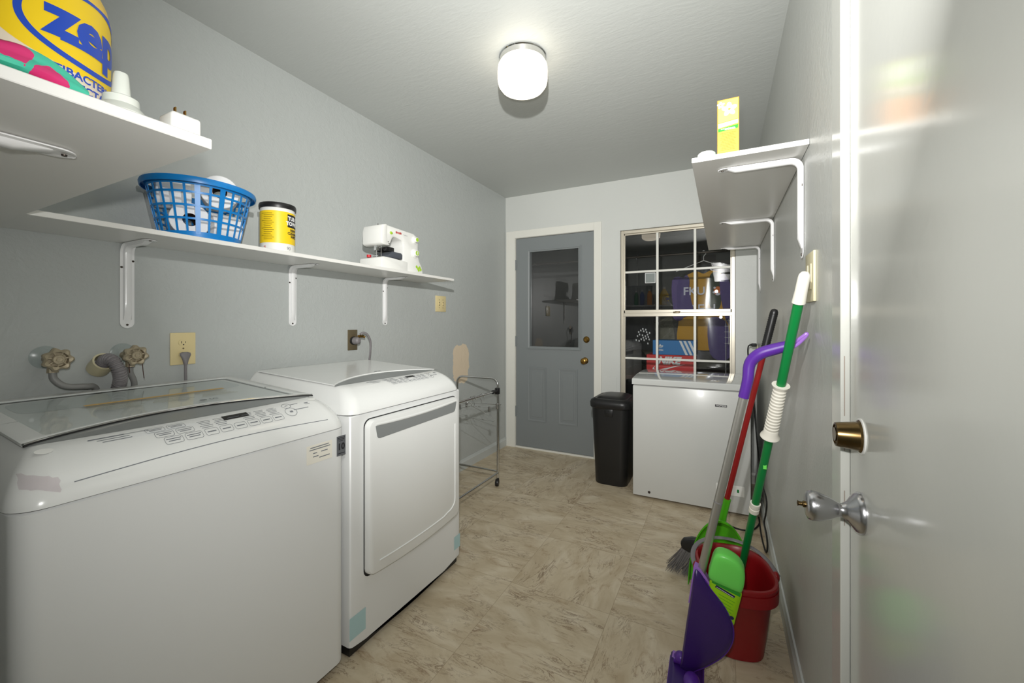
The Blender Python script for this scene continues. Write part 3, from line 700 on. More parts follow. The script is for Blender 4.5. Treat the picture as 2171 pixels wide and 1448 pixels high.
# silver edge of the lid and grey lens-shaped grip below it
up = lens(0.607, wy0+0.045, wy1-0.048, 0.032, 0.0)
mb = MB(); mb.poly([(x, y, 0) for x, y in lens(0.607, wy0+0.048, wy1-0.046, 0.098, 0.014)]); decal(SW, mb, XS, 0.0008); mb.build('grip_recess', M['greyband'], wm, smooth=0)
n = 30
mb = MB(); mb.tube([Vector((0.6045-0.097*math.sin(PI*k/n)**0.85, ly0+(ly1-ly0)*k/n, SW(0.6045-0.097*math.sin(PI*k/n)**0.85, 0)+0.0045)) for k in range(n+1)], 0.0028, 8); mb.build('lid_trim', M['chrome'], wm)
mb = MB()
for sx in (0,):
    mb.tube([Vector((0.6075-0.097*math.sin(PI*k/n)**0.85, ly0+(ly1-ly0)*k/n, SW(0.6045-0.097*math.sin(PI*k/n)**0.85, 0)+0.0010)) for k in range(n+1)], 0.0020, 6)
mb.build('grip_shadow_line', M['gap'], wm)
# printed controls
def controls(Sf, y0, y1, x0, sc, parent):
    L_ = y1-y0
    def Y(t): return y0+L_*t
    mb = flatbars([(x0-0.010, Y(0.585), 0.017*sc, 0.092*L_/0.56)]); decal(Sf, mb, XS, 0.0011); mb.build('display', M['dark'], parent, smooth=0)
    mb = MB()
    for c in range(2):
        for r in range(3):
            t = 0.14+c*0.105+r*0.028; xx = x0-0.016+r*0.019*sc
            k = rr_outline(xx-0.0085*sc, Y(t)-0.0195*L_/0.42, xx+0.0085*sc, Y(t)+0.0195*L_/0.42, 0.005, 0.0008); k.bm.to_mesh(m_ := bpy.data.meshes.new('x')); mb.bm.from_mesh(m_)
    for i in range(6):
        t = 0.40+i*0.088; xx = x0+0.022*sc
        k = rr_outline(xx-0.0085*sc, Y(t)-0.0160*L_/0.42, xx+0.0085*sc, Y(t)+0.0160*L_/0.42, 0.005, 0.0008); k.bm.to_mesh(m_ := bpy.data.meshes.new('x')); mb.bm.from_mesh(m_)
    for xx, t, r in ((x0-0.012, 0.955, 0.014*sc), (x0+0.014, 0.955, 0.018*sc)):
        k = ring_mb(xx, Y(t), r*0.8, r, 0.0012, 28); k.bm.to_mesh(m_ := bpy.data.meshes.new('x')); mb.bm.from_mesh(m_)
    decal(Sf, mb, XS, 0.0010); mb.build('button_outlines', M['ink'], parent, smooth=0)
    its = []
    for c in range(2):
        for r in range(3):
            t = 0.14+c*0.105+r*0.028; xx = x0-0.016+r*0.019*sc
            its += [(xx-0.003, Y(t), 0.0018, 0.030*sc), (xx+0.002, Y(t), 0.0018, 0.024*sc)]
    for i in range(6):
        t = 0.40+i*0.088
        its.append((x0+0.022*sc, Y(t), 0.0026, 0.020*sc))
        for r in range(5 if i != 2 else 2): its.append((x0-0.013*sc+r*0.0055*sc, Y(t)-0.004, 0.0014, (0.030-0.004*((i+r) % 3))*sc))
    its += [(x0-0.022, Y(0.0)-0.03, 0.0032, 0.060*sc), (x0-0.022, Y(0.075)-0.01, 0.0016, 0.05*sc), (x0-0.014, Y(0.0)-0.02, 0.0018, 0.055*sc), (x0-0.007, Y(0.0)-0.015, 0.0018, 0.05*sc)]
    its += [(x0-0.014, Y(1.02), 0.002, 0.026*sc), (x0+0.010, Y(1.045), 0.002, 0.050*sc), (x0-0.010, Y(1.12), 0.003, 0.014), (x0-0.004, Y(1.125), 0.0015, 0.016)]
    its += [(x0-0.012, Y(0.955), 0.002, 0.010), (x0+0.014, Y(0.95), 0.006, 0.003), (x0+0.014, Y(0.962), 0.006, 0.006)]
    mb = flatbars(its); decal(Sf, mb, XS, 0.0010); mb.build('control_legends', M['ink'], parent, smooth=0)
controls(SW, 0.445, 0.865, 0.662, 1.05, wm)
# moulding lines, panel, screw cap, tape, stickers
mb = MB(); mb.tube([(wxf+0.0002, y, 0.880+0.010*math.sin(PI*(y-0.35)/0.6)) for y in [0.34+0.61*k/20 for k in range(21)]], 0.0009, 6)
mb.map(lambda v: Vector((wxf-0.112*(1-max(0, 1-((v.z-0.845)/0.101)**PE)**(1/PE))+0.0004, v.y, v.z))); mb.build('panel_seam', M['ink'], wm)
mb = MB(); mb.poly([(x, y, 0) for x, y in ellipse(0.648, 0.315, 0.009, 0.014, 24)]); decal(SW, mb, XS, 0.0012); mb.build('screw_cap', M['plastic_w'], wm, smooth=0)
mb = MB(); mb.poly([(x, y, 0) for x, y in ellipse(0.640, 0.945, 0.008, 0.013, 24)]); decal(SW, mb, XS, 0.0012); mb.build('screw_cap', M['plastic_w'], wm, smooth=0)
mb = MB()
gridv = []
for i in range(9):
    row = []
    for j in range(6):
        y = 0.268+0.050*i/8+0.004*random.random(); th = 0.25+0.55*j/5
        h = 0.912-0.026*j/5-0.020*i/8+0.003*random.random()
        c = max(0, 1-((h-0.845)/0.101)**PE)**(1/PE); x = wxf-0.112*(1-c)+0.0015
        cor = max(0, 0.305-y)/0.054; x -= 0.045*(1-math.sqrt(max(0, 1-min(1, cor)**2)))*0.9
        row.append(Vector((x, y, h)))
    gridv.append(row)
mb.rings(gridv, False, False, closed=False); mb.build('peeling_tape', M['tape'], wm)
def front_rect(x, y0, y1, z0, z1, m, name, parent, tilt=0.0):
    mb = MB(); mb.poly([(x, y0, z0), (x, y1, z0+tilt), (x, y1, z1+tilt), (x, y0, z1)]); return mb.build(name, m, parent, smooth=0)
FX = wxf-0.004+0.0008
bad = front_rect(FX, 0.9765, 1.0135, 0.748, 0.816, mat('badge_grey', S(96, 98, 102), 0.4), 'warranty_badge', wm)
mb = text_mb('10', 0.030, 0.0012).map(plane_map((FX, 0.995, 0.778), (0, 1, 0), (0, 0, 1), 0.0005)); mb.build('badge_numeral', M['ink_d'], bad, smooth=0)
its = [(0, 0.027, 0.030, 0.0022), (0, 0.022, 0.026, 0.0022), (0, 0.017, 0.020, 0.0018), (0, -0.026, 0.028, 0.0022)]
mb = MB()
for x, y, wx, wy in its: mb.poly([(FX+0.0005, 0.995-wx/2+x, 0.782+y-wy/2), (FX+0.0005, 0.995+wx/2, 0.782+y-wy/2), (FX+0.0005, 0.995+wx/2, 0.782+y+wy/2), (FX+0.0005, 0.995-wx/2, 0.782+y+wy/2)])
mb.build('badge_lines', M['ink_d'], bad, smooth=0)
lab = front_rect(FX, 0.862, 0.958, 0.752, 0.812, M['whitegrip'], 'rating_label', wm)
mb = MB()
for r, (a, b) in enumerate(((0.875, 0.945), (0.872, 0.950), (0.885, 0.900), (0.915, 0.940), (0.885, 0.905), (0.908, 0.948))):
    z = (0.802, 0.795, 0.783, 0.783, 0.772, 0.765)[r]; mb.poly([(FX+0.0005, a, z), (FX+0.0005, b, z), (FX+0.0005, b, z+0.003), (FX+0.0005, a, z+0.003)])
mb.build('label_lines', M['ink'], lab, smooth=0)

# --- dryer
ey0, ey1, exb, exf = 1.030, 1.724, 0.050, 0.732
dm = thing('clothes_dryer', 'white front-loading clothes dryer standing beyond the washer', 'clothes dryer', ((exb+exf)/2, (ey0+ey1)/2, 0))
def smile(y, zc, ze): t = (y-(ey0+ey1)/2)/((ey1-ey0)/2); return zc + (ze-zc)*t*t
mb = MB(); NB = 24
out = [(exf-0.004, ey0+0.004+(ey1-ey0-0.008)*k/NB) for k in range(NB+1)]
# side walls with corner radius; bottom edge dips in the middle of the front
ol = rrect(exb, ey0+0.004, exf-0.004, ey1-0.004, 0.012, 3)
dense = []
for i, p in enumerate(ol):
    q = ol[(i+1) % len(ol)]; L2 = math.hypot(q[0]-p[0], q[1]-p[1]); k = max(1, int(L2/0.03))
    for j in range(k): dense.append((p[0]+(q[0]-p[0])*j/k, p[1]+(q[1]-p[1])*j/k))
def bz(x, y): return smile(y, 0.018, 0.048) if x > exf-0.02 else 0.048
mb.rings([[Vector((x, y, bz(x, y))) for x, y in dense], [Vector((x, y, 0.868)) for x, y in dense], [Vector((x-0.003 if x > 0.6 else x, y, 0.872)) for x, y in dense]], True, True)
mb.build('body', M['enamel_body'], dm, smooth=0.5)
mb = MB(); mb.box((exb+0.02, ey0+0.015, 0.006), (exf-0.020, ey1-0.012, 0.0481)); mb.build('base', M['dark'], dm, smooth=0)
for x in (exb+0.06, exf-0.08):
    for y in (ey0+0.06, ey1-0.06):
        mb = MB(); mb.cyl((x, y, 0), (x, y, 0.008), 0.022); mb.build('foot', M['black_rub'], dm)
SD, mb, ztd = appliance(ey0, ey1, exb, exf, 0.875, 0.966, 0.060)
mb.build('top_cover', M['enamel'], dm)
mb = MB(); mb.poly([(x, y, 0) for x, y in lens(0.602, ey0+0.040, ey1-0.018, 0.112, 0.004)]); decal(SD, mb, XS, 0.0009); mb.build('grip_band', M['greyband'], dm, smooth=0)
mb = MB(); 
def dcurve(ins):
    y0_, y1_ = ey0+0.050+ins, ey1-0.030-ins; n_ = 30
    return [(0.11+ins, y1_), (0.11+ins, y0_)]+[(0.588-ins-0.112*math.sin(PI*k/n_)**0.8, y0_+(y1_-y0_)*k/n_) for k in range(n_+1)]
o1 = dcurve(0)
mb.rings([[Vector((x, y, ztd(x)-0.001)) for x, y in o1], [Vector((x, y, ztd(x)+0.0028)) for x, y in dcurve(0.002)]], False, True)
mb.build('top_panel', M['enamel'], dm)
mb = text_mb('LG', 0.015, 0.0004).map(to_top((0.455, 1.445))); t2 = MB(); t2.poly([(x, y, 0) for x, y in ellipse(0.455, 1.422, 0.006, 0.008, 20)]); t2.bm.to_mesh(me_ := bpy.data.meshes.new('x')); mb.bm.from_mesh(me_)
mb.map(lambda v: Vector((v.x, v.y, ztd(v.x)+0.0036))); mb.build('maker_logo', M['ink'], dm, smooth=0)
mb = flatbars([(0.075, 1.25, 0.003, 0.030), (0.082, 1.16, 0.0015, 0.09)]); mb.map(lambda v: Vector((v.x, v.y, ztd(v.x)+0.0008))); mb.build('rear_marking', M['ink'], dm, smooth=0)
controls(SD, 1.26, 1.585, 0.648, 0.85, dm)
# door
def yz_door(ins, zt_, zc, ze, r=0.03):
    y0, y1 = 1.099+ins, 1.679-ins; pts = []
    n = 24
    zt_ -= ins
    def zb(y): t = (y-1.389)/0.29; return zc+(ze-zc)*t*t+ins
    for k in range(7): a = PI/2*k/6; pts.append((y1-r+r*math.sin(PI/2-a)*1.0, zt_-r+r*math.sin(a)))
    for k in range(7): a = PI/2*k/6; pts.append((y0+r-r*math.sin(a), zt_-r+r*math.cos(a)))
    for k in range(5): a = PI/2*k/4; pts.append((y0+r-r*math.cos(a), zb(y0+r)+r-r*math.sin(a)+ (zb(y0)-zb(y0+r))*(1-k/4)*0.0))
    for k in range(1, n): y = y0+r+(y1-y0-2*r)*k/n; pts.append((y, zb(y)))
    for k in range(5): a = PI/2*k/4; pts.append((y1-r+r*math.sin(a), zb(y1-r)+r-r*math.cos(a)))
    return pts
mb = MB(); mb.poly([(exf-0.0032, y, z) for y, z in yz_door(-0.004, 0.846, 0.252, 0.268)]); mb.build('door_gap', M['gap'], dm, smooth=0)
P0 = yz_door(0, 0.846, 0.255, 0.272)
def lay(ins, x, top=0.0):
    return [Vector((x, y, z)) for y, z in yz_door(ins, 0.846-top, 0.255, 0.272, max(0.03-ins*0.3, 0.012))]
mb = MB(); mb.rings([lay(0, exf-0.003), lay(0.001, exf+0.014), lay(0.004, exf+0.020), lay(0.010, exf+0.022)], False, True)
dd = mb.build('dryer_door', M['enamel'], dm, smooth=0.6)
XD = exf+0.022
mb = MB(); mb.poly([(XD+0.0012, y, z) for y, z in ((1.128, 0.822), (1.136, 0.782), (1.141, 0.775), (1.150, 0.772), (1.625, 0.779), (1.634, 0.782), (1.640, 0.790), (1.650, 0.825), (1.390, 0.818))])
mb.build('handle_band', M['greyband'], dd, smooth=0)
mb = MB(); hh = [(1.128, 0.824), (1.390, 0.820), (1.652, 0.827)]
mb.tube([(XD-0.002, 1.132, 0.826), (XD-0.001, 1.25, 0.8215), (XD-0.001, 1.39, 0.820), (XD-0.001, 1.53, 0.823), (XD-0.002, 1.648, 0.829)], 0.006, 10, sm=6, flat=0.6, up=(1, 0, 0)); mb.build('handle_lip', M['enamel'], dd)
pan = []
for k in range(11): pan.append((1.640, 0.72-0.36*k/10))
for k in range(1, 9): a = PI/2*k/8; pan.append((1.640-0.06+0.06*math.cos(a), 0.36-0.045*math.sin(a)))
for k in range(1, 15): y = 1.58-0.43*k/14; t = (y-1.389)/0.29; pan.append((y, 0.315-0.012*(1-t*t)))
mb = MB(); mb.tube([(XD, y, z) for y, z in pan], 0.0032, 8); mb.build('embossed_line', M['enamel'], dd)
for (a, b, z0, z1) in ((1.031, 1.105, 0.075, 0.155), (1.668, 1.719, 0.085, 0.150)):
    front_rect(exf-0.0032, a, b, z0, z1, M['teal_tape'], 'blue_tape', dm, 0.0)

# ------------------------------------------------------------------ plumbing and outlets on the left wall
def valve(y, label, ang):
    r = thing('water_valve', label, 'water valve', (0, y, 1.06), 'washer water valves')
    mb = MB(); mb.lathe([(0.036, 0), (0.035, 0.004), (0.016, 0.010), (0.014, 0.010)], (0.0006, y-0.004, 1.098), (1, 0, 0), 32, cap1=False); mb.build('escutcheon', M['escut'], r)
    mb = MB(); mb.cyl((0.001, y, 1.092), (0.060, y, 1.092), 0.013); mb.lathe([(0.013, 0), (0.017, 0.004), (0.017, 0.022), (0.014, 0.026)], (0.028, y, 1.092), (1, 0, 0), 6)
    mb.cyl((0.045, y, 1.092), (0.048, y, 1.058), 0.012); mb.lathe([(0.0135, 0), (0.0135, 0.012)], (0.048, y, 1.052), (0, 0, 1), 8); mb.build('valve_body', M['valve'], r)
    mb = MB(); cx = 0.080; ro = 0.033
    q = Vector((1, 0.0, 0.0))
    R = []
    for xx, f in ((0, 0.82), (0.004, 1.0), (0.014, 1.0), (0.018, 0.86)):
        R.append([Vector((cx+xx, y+(ro*f+0.0035*math.cos(7*a+ang))*math.cos(a), 1.094+(ro*f+0.0035*math.cos(7*a+ang))*math.sin(a))) for a in [2*PI*k/84 for k in range(84)]])
    R.append([Vector((cx+0.016, y+0.023*math.cos(a), 1.094+0.023*math.sin(a))) for a in [2*PI*k/84 for k in range(84)]])
    R.append([Vector((cx+0.004, y+0.021*math.cos(a), 1.094+0.021*math.sin(a))) for a in [2*PI*k/84 for k in range(84)]])
    mb.rings(R, True, True)
    for k in range(7):
        a = 2*PI*k/7+0.2; mb.tube([(cx+0.012, y+0.010*math.cos(a), 1.094+0.010*math.sin(a)), (cx+0.012, y+0.026*math.cos(a), 1.094+0.026*math.sin(a))], 0.0028, 6)
    mb.lathe([(0.014, 0), (0.014, 0.006), (0.012, 0.008), (0.009, 0.008), (0.009, 0.006), (0.005, 0.006), (0.005, 0.009), (0, 0.009)], (cx+0.012, y, 1.094), (1, 0, 0), 24)
    mb.cyl((0.058, y, 1.094), (cx+0.002, y, 1.094), 0.008)
    mb.build('hand_wheel', M['valve'], r); return r
valve(0.484, 'corroded left water valve above the washer back', 0)
v2 = valve(0.672, 'corroded right water valve beside the outlet, bits of wire hanging', 1)
mb = MB(); mb.tube([(0.085, 0.655, 1.068), (0.084, 0.656, 1.05), (0.082, 0.658, 1.035)], 0.0016, 5); mb.tube([(0.095, 0.688, 1.068), (0.095, 0.690, 1.04), (0.093, 0.694, 1.012)], 0.0012, 5); mb.build('wire_ends', M['tube'], v2)
mb = MB(); mb.tube([(0.048, 0.484, 1.051), (0.050, 0.487, 1.030), (0.055, 0.510, 1.006), (0.052, 0.555, 0.999), (0.034, 0.585, 0.990), (0.018, 0.600, 0.94)], 0.0095, 12, sm=6)
tag(mb.build('fill_hose', M['hose']), 'brown-grey fill hose curving down from the left water valve', 'hose', 'washer hoses')
mb = MB(); mb.tube([(0.048, 0.672, 1.051), (0.044, 0.674, 1.030), (0.034, 0.688, 0.995), (0.016, 0.694, 0.94)], 0.0090, 12, sm=6)
tag(mb.build('fill_hose', M['hose']), 'short fill hose running down from the right water valve', 'hose', 'washer hoses')
# standpipe + corrugated drain hose
mb = MB(); ax = Vector((0.85, 0.05, 0.52)).normalized()
mb.lathe([(0.031, 0), (0.031, 0.052), (0.026, 0.052), (0.026, 0.002)], Vector((0.003, 0.603, 1.050)), ax, 32, cap0=True, cap1=True)
tag(mb.build('standpipe', M['ivory_d']), 'cream drain pipe stub poking from the wall between the valves', 'pipe')
pts = [Vector((0.034, 0.604, 1.068)), Vector((0.058, 0.606, 1.084)), Vector((0.085, 0.612, 1.080)), Vector((0.098, 0.622, 1.055)), Vector((0.086, 0.632, 1.028)), Vector((0.055, 0.642, 1.004)), Vector((0.024, 0.646, 0.965)), Vector((0.022, 0.646, 0.92))]
P = []
m_ = len(pts)
for i in range(m_-1):
    p0 = pts[max(i-1, 0)]; p1 = pts[i]; p2 = pts[i+1]; p3 = pts[min(i+2, m_-1)]
    for k in range(16):
        t = k/16; P.append(0.5*((2*p1)+(p2-p0)*t+(2*p0-5*p1+4*p2-p3)*t*t+(3*p1-p0-3*p2+p3)*t*t*t))
mb = MB(); mb.tube(P, [0.0165+(0.0030 if (i//2) % 2 else -0.0008) for i in range(len(P))], 16)
tag(mb.build('drain_hose', M['cordgrey'], smooth=0.9), 'grey corrugated drain hose bending out of the pipe stub', 'hose', 'washer hoses')

def outlet(y0, y1, z0, z1, name, label, cat, m, x=0.0, s=1):
    r = thing(name, label, cat, (x, (y0+y1)/2, z0))
    mb = MB(); mb.box((x, y0, z0), (x+s*0.006, y1, z1), 0.002, 2); mb.build('cover_plate', m, r); return r
yc = 0.851
ot = outlet(0.808, 0.894, 1.042, 1.168, 'wall_outlet', 'ivory duplex wall outlet above the washer with a grey plug', 'wall outlet', M['ivory'])
for zc in (1.129, 1.083):
    mb = MB(); mb.prism([(0.006, yc+0.017*math.cos(a), zc+0.0145*max(-0.86, min(0.86, math.sin(a)))) for a in [2*PI*k/28 for k in range(28)]], (0.0018, 0, 0)); rc = mb.build('receptacle', M['ivory'], ot)
    mb = MB(); mb.box((0.0078, yc-0.0075, zc-0.003), (0.0082, yc-0.0055, zc+0.006)); mb.box((0.0078, yc+0.0055, zc-0.002), (0.0082, yc+0.0072, zc+0.005)); mb.cyl((0.0078, yc, zc-0.008), (0.0082, yc, zc-0.008), 0.0024, n=12); mb.build('slots', M['ink_d'], rc)
mb = MB(); mb.cyl((0.006, yc, 1.106), (0.0072, yc, 1.106), 0.003, n=12); mb.build('screw', M['oldplate'], ot)
mb = MB(); mb.tube([(0.023, yc, 1.048), (0.023, yc, 1.00), (0.024, yc+0.002, 0.93)], 0.0052, 10, sm=4); pc = mb.build('power_cord', M['cordgrey'], wm)
mb = MB(); mb.rings([[Vector((x, yc+hw*math.cos(a), z+hz*math.sin(a)*0+0)) + Vector((0.008*math.sin(a), 0, 0)) for a in [2*PI*k/20 for k in range(20)]] for x, z, hw, hz in
    ((0.018, 1.092, 0.010, 0), (0.020, 1.088, 0.0185, 0), (0.022, 1.080, 0.0190, 0), (0.023, 1.070, 0.014, 0), (0.023, 1.060, 0.010, 0), (0.023, 1.050, 0.008, 0), (0.023, 1.044, 0.0065, 0))])
mb.build('plug', M['cordgrey'], pc)
# dryer outlet
o2 = outlet(1.655, 1.722, 1.050, 1.168, 'dryer_outlet', 'stained metal dryer outlet plate on the left wall behind the dryer', 'wall outlet', M['oldplate'])
mb = MB(); mb.lathe([(0.024, 0), (0.024, 0.006), (0.020, 0.008)], (0.006, 1.690, 1.105), (1, 0, 0), 24); mb.build('socket', M['dark'], o2)
mb = MB(); mb.tube([(0.040, 1.712, 1.140), (0.045, 1.728, 1.150), (0.052, 1.752, 1.140), (0.055, 1.772, 1.105), (0.052, 1.778, 1.06), (0.045, 1.775, 0.99), (0.030, 1.770, 0.93)], 0.0075, 12, sm=6, flat=0.7); pc = mb.build('power_cord', M['cordgrey'], dm)
mb = MB(); mb.lathe([(0.021, 0), (0.022, 0.010), (0.020, 0.028), (0.012, 0.036), (0, 0.037)], (0.014, 1.692, 1.104), (1, 0.15, 0.05), 20); mb.build('plug', M['cordgrey'], pc)
mb = MB(); mb.box((0.030, 1.698, 1.122), (0.046, 1.735, 1.138), 0.004); mb.cyl((0.038, 1.730, 1.128), (0.046, 1.742, 1.124), 0.006); mb.build('brass_clamp', M['brass'], pc)
# telephone/low-voltage style double plate
p3 = outlet(2.460, 2.585, 1.292, 1.412, 'switch_plate', 'ivory double plate with small screws and slots at the end of the long shelf', 'wall plate', M['ivory'])
for yy in (2.500, 2.545):
    mb = MB(); mb.box((0.006, yy-0.010, 1.335), (0.0075, yy+0.010, 1.368), 0.0005)
    ins_ = mb.build('insert', M['ivory'], p3)
    mb = MB(); mb.box((0.0074, yy-0.005, 1.338), (0.0080, yy+0.005, 1.344)); mb.box((0.0074, yy-0.005, 1.358), (0.0080, yy+0.005, 1.364)); mb.build('slots', M['oldplate'], ins_)
    for zz in (1.322, 1.382):
        mb = MB(); mb.cyl((0.006, yy, zz), (0.0074, yy, zz), 0.003, n=10); mb.build('screw', M['oldplate'], p3)

# ------------------------------------------------------------------ ceiling lamp
lx, ly = 1.081, 1.713
cl = thing('ceiling_light', 'lit white glass drum ceiling light with a chrome collar', 'ceiling light', (lx, ly, 2.27))
mb = MB(); mb.lathe([(0.108, 0), (0.110, -0.006), (0.106, -0.010), (0.105, -0.046), (0.098, -0.048)], (lx, ly, H-0.001), (0, 0, 1), 48); mb.build('collar', M['chrome'], cl)
mb = MB(); mb.lathe([(0.098, 0.050), (0.104, 0.046), (0.113, 0.030), (0.1155, 0.010), (0.1155, -0.030), (0.111, -0.052), (0.098, -0.070), (0.075, -0.081), (0.04, -0.086), (0, -0.087)], (lx, ly, 2.362), (0, 0, 1), 48, cap0=False)
mb.build('glass_shade', mat('lit_opal_glass', S(255, 250, 240), 0.3, emit=((1.0, 0.89, 0.70, 1), 2.6)), cl)

# ------------------------------------------------------------------ things on the long left shelf
ZS = 1.490+TH
# laundry basket
bc = (0.160, 0.840)
bk = thing('laundry_basket', 'bright blue plastic lattice basket full of toilet rolls', 'basket', (bc[0], bc[1], ZS))
def bell(a, t, o=0.0):
    rx = 0.112+(0.148-0.112)*t+o; ry = 0.122+(0.163-0.122)*t+o
    return Vector((bc[0]+rx*math.cos(a), bc[1]+ry*math.sin(a), ZS+0.002+0.200*t))
mb = MB(); NV = 26
for k in range(NV):
    a = 2*PI*k/NV; wdt = 0.0080 if k % 6 == 0 else 0.0036
    da = wdt/0.15
    mb.rings([[bell(a-da, t, -0.001), bell(a+da, t, -0.001), bell(a+da, t, 0.0015), bell(a-da, t, 0.0015)] for t in (0.06, 0.5, 0.93)])
for t0, t1 in ((0.30, 0.335), (0.52, 0.555), (0.74, 0.775)):
    Q = [2*PI*k/64 for k in range(65)]
    mb.rings([[bell(a, t0, -0.001), bell(a, t0, 0.0018), bell(a, t1, 0.0018), bell(a, t1, -0.001)] for a in Q], False, False)
mb.build('lattice', M['blue'], bk)
mb = MB(); Q = [2*PI*k/64 for k in range(65)]
mb.rings([[bell(a, 0.0, -0.002), bell(a, 0.0, 0.001), bell(a, 0.10, 0.0015), bell(a, 0.10, -0.001)] for a in Q], False, False)
mb.rings([[bell(a, 0.0, -0.002), bell(a, 0.0, -0.002)+Vector((0, 0, 0.003))] for a in Q[:-1]], False, False)
mb.poly([bell(a, 0.0, -0.002)+Vector((0, 0, 0.003)) for a in Q[:-1]])
mb.build('base', M['blue'], bk)
mb = MB(); mb.rings([[bell(a, 0.88, -0.001), bell(a, 0.98, -0.001), bell(a, 1.0, 0.004), bell(a, 1.0, 0.014), bell(a, 0.965, 0.018), bell(a, 0.90, 0.018), bell(a, 0.90, 0.015), bell(a, 0.955, 0.013), bell(a, 0.96, 0.004), bell(a, 0.88, 0.0015)] for a in Q], False, False)
mb.build('rim', M['blue'], bk, smooth=0.9)
def roll_mesh():
    mb = MB(); ro, ri, h = 0.060, 0.022, 0.100
    mb.rings([[Vector((r*math.cos(a), r*math.sin(a), z)) for a in [2*PI*k/36 for k in range(36)]] for r, z in
              ((ri, -h/2), (ro-0.002, -h/2), (ro, -h/2+0.002), (ro, h/2-0.002), (ro-0.002, h/2), (ri, h/2))], False, False)
    body = mb
    mb2 = MB(); mb2.rings([[Vector((r*math.cos(a), r*math.sin(a), z)) for a in [2*PI*k/36 for k in range(36)]] for r, z in
              ((ri-0.0006, -h/2-0.0005), (ri-0.0006, h/2+0.0005), (ri+0.0008, h/2+0.0005), (ri+0.0008, -h/2-0.0005), (ri-0.0006, -h/2-0.0005))], False, False)
    return body, mb2
b1, b2 = roll_mesh()
rolls = [((0.178, 0.790, ZS+0.066), (0.95, -0.32, 0.02), 'toilet roll low in the blue basket, its dark hole facing out'),
         ((0.150, 0.915, ZS+0.066), (0.05, 1.0, 0.0), 'toilet roll lying sideways low at the right side of the blue basket'),
         ((0.190, 0.888, ZS+0.192), (0.88, -0.45, -0.05), 'toilet roll upper right in the blue basket, tube hole showing over the rim'),
         ((0.105, 0.770, ZS+0.180), (0.30, 1.0, 0.05), 'toilet roll lying along the back at the top left of the basket')]
proto = None
for i, (c, ax, lb) in enumerate(rolls):
    if proto is None:
        r = thing('toilet_roll', lb, 'toilet roll', (0, 0, 0), 'toilet rolls in the blue basket')
        b1.build('paper', M['tissue'], r, loc=(0, 0, 0)); b2.build('cardboard_tube', M['tube'], r, loc=(0, 0, 0)); proto = r
    else:
        r = proto.copy(); C.objects.link(r); r['label'] = lb
        for ch in list(proto.children): c2 = ch.copy(); C.objects.link(c2); c2.parent = r
    r.location = c; r.rotation_euler = Vector(ax).to_track_quat('Z', 'Y').to_euler()

# wrap helper: flat (s, z) mesh onto a cylinder
def wrap(mb, cx, cy, r, phi0, z0, step=0.006, xr=(-0.3, 0.3), off=0.0008):
    k = int((xr[1]-xr[0])/step)
    mb.slice(0, [xr[0]+step*i for i in range(k+1)])
    return mb.map(lambda v: Vector((cx+(r+off)*math.cos(phi0+v.x/r), cy+(r+off)*math.sin(phi0+v.x/r), z0+v.y)))
# wipes canister
cx_, cy_, cr = 0.175, 1.128, 0.067
can = thing('wipes_canister', 'yellow and white cleaning wipes canister with a black lid', 'canister', (cx_, cy_, ZS))
mb = MB(); mb.lathe([(cr-0.004, 0), (cr, 0.004), (cr, 0.196), (cr-0.001, 0.200)], (cx_, cy_, ZS), n=48); mb.build('tub', M['plastic_w'], can)
mb = MB(); mb.lathe([(cr+0.004, 0.190), (cr+0.005, 0.198), (cr+0.005, 0.206), (cr+0.003, 0.212), (cr-0.004, 0.212), (cr-0.006, 0.208), (0, 0.208)], (cx_, cy_, ZS), n=48); mb.build('lid', M['dark'], can)
ph = math.atan2(-cy_, EYE.x-cx_)
mb = flat_poly([(-0.16, 0.040), (0.16, 0.040), (0.16, 0.176), (-0.16, 0.176)]); wrap(mb, cx_, cy_, cr, ph, ZS, off=0.0005); lb_ = mb.build('label', M['yellow'], can)
p = ph+math.radians(62)
mb = flat_poly([(-0.034, 0.112), (0.034, 0.112), (0.034, 0.168), (-0.034, 0.168)]); wrap(mb, cx_, cy_, cr, p, ZS, off=0.0009); mb.build('name_block', M['ink_d'], lb_)
for s_, z_ in (("TUB O'", 0.150), ('TOWELS', 0.128)):
    mb = text_mb(s_, 0.022, 0.0012, sx=0.92); wrap(mb, cx_, cy_, cr, p, ZS+z_, 0.004, off=0.0013); mb.build('name_lettering', M['white_ink'], lb_)
for s_, z_ in (('HEAVY', 0.100), ('CLEANING', 0.086), ('WIPES', 0.072)):
    mb = text_mb(s_, 0.015, 0.0008, sx=0.9); wrap(mb, cx_, cy_, cr, p, ZS+z_, 0.004, off=0.0010); mb.build('name_lettering', M['ink_d'], lb_)
mb = text_mb('90', 0.020, 0.0, sx=0.9); wrap(mb, cx_, cy_, cr, ph+math.radians(38), ZS+0.020, 0.004, off=0.0009); mb.build('count_lettering', M['ink'], can)
its = []
for r_ in range(15): its.append((-0.045+0.003*((r_*7) % 4), 0.164-r_*0.0078, 0.050-0.006*((r_*5) % 4), 0.0022))
mb = flatbars(its); wrap(mb, cx_, cy_, cr, ph, ZS, 0.008, off=0.0009); mb.build('small_print', mat('ochre_ink', S(150, 128, 20), 0.6), lb_)
mb = flatbars([(-0.052, 0.024, 0.010, 0.003), (-0.052, 0.018, 0.010, 0.0015), (-0.052, 0.014, 0.010, 0.0015)]); wrap(mb, cx_, cy_, cr, ph, ZS, 0.008, off=0.0009); mb.build('flag_print', M['red_ink'], can)

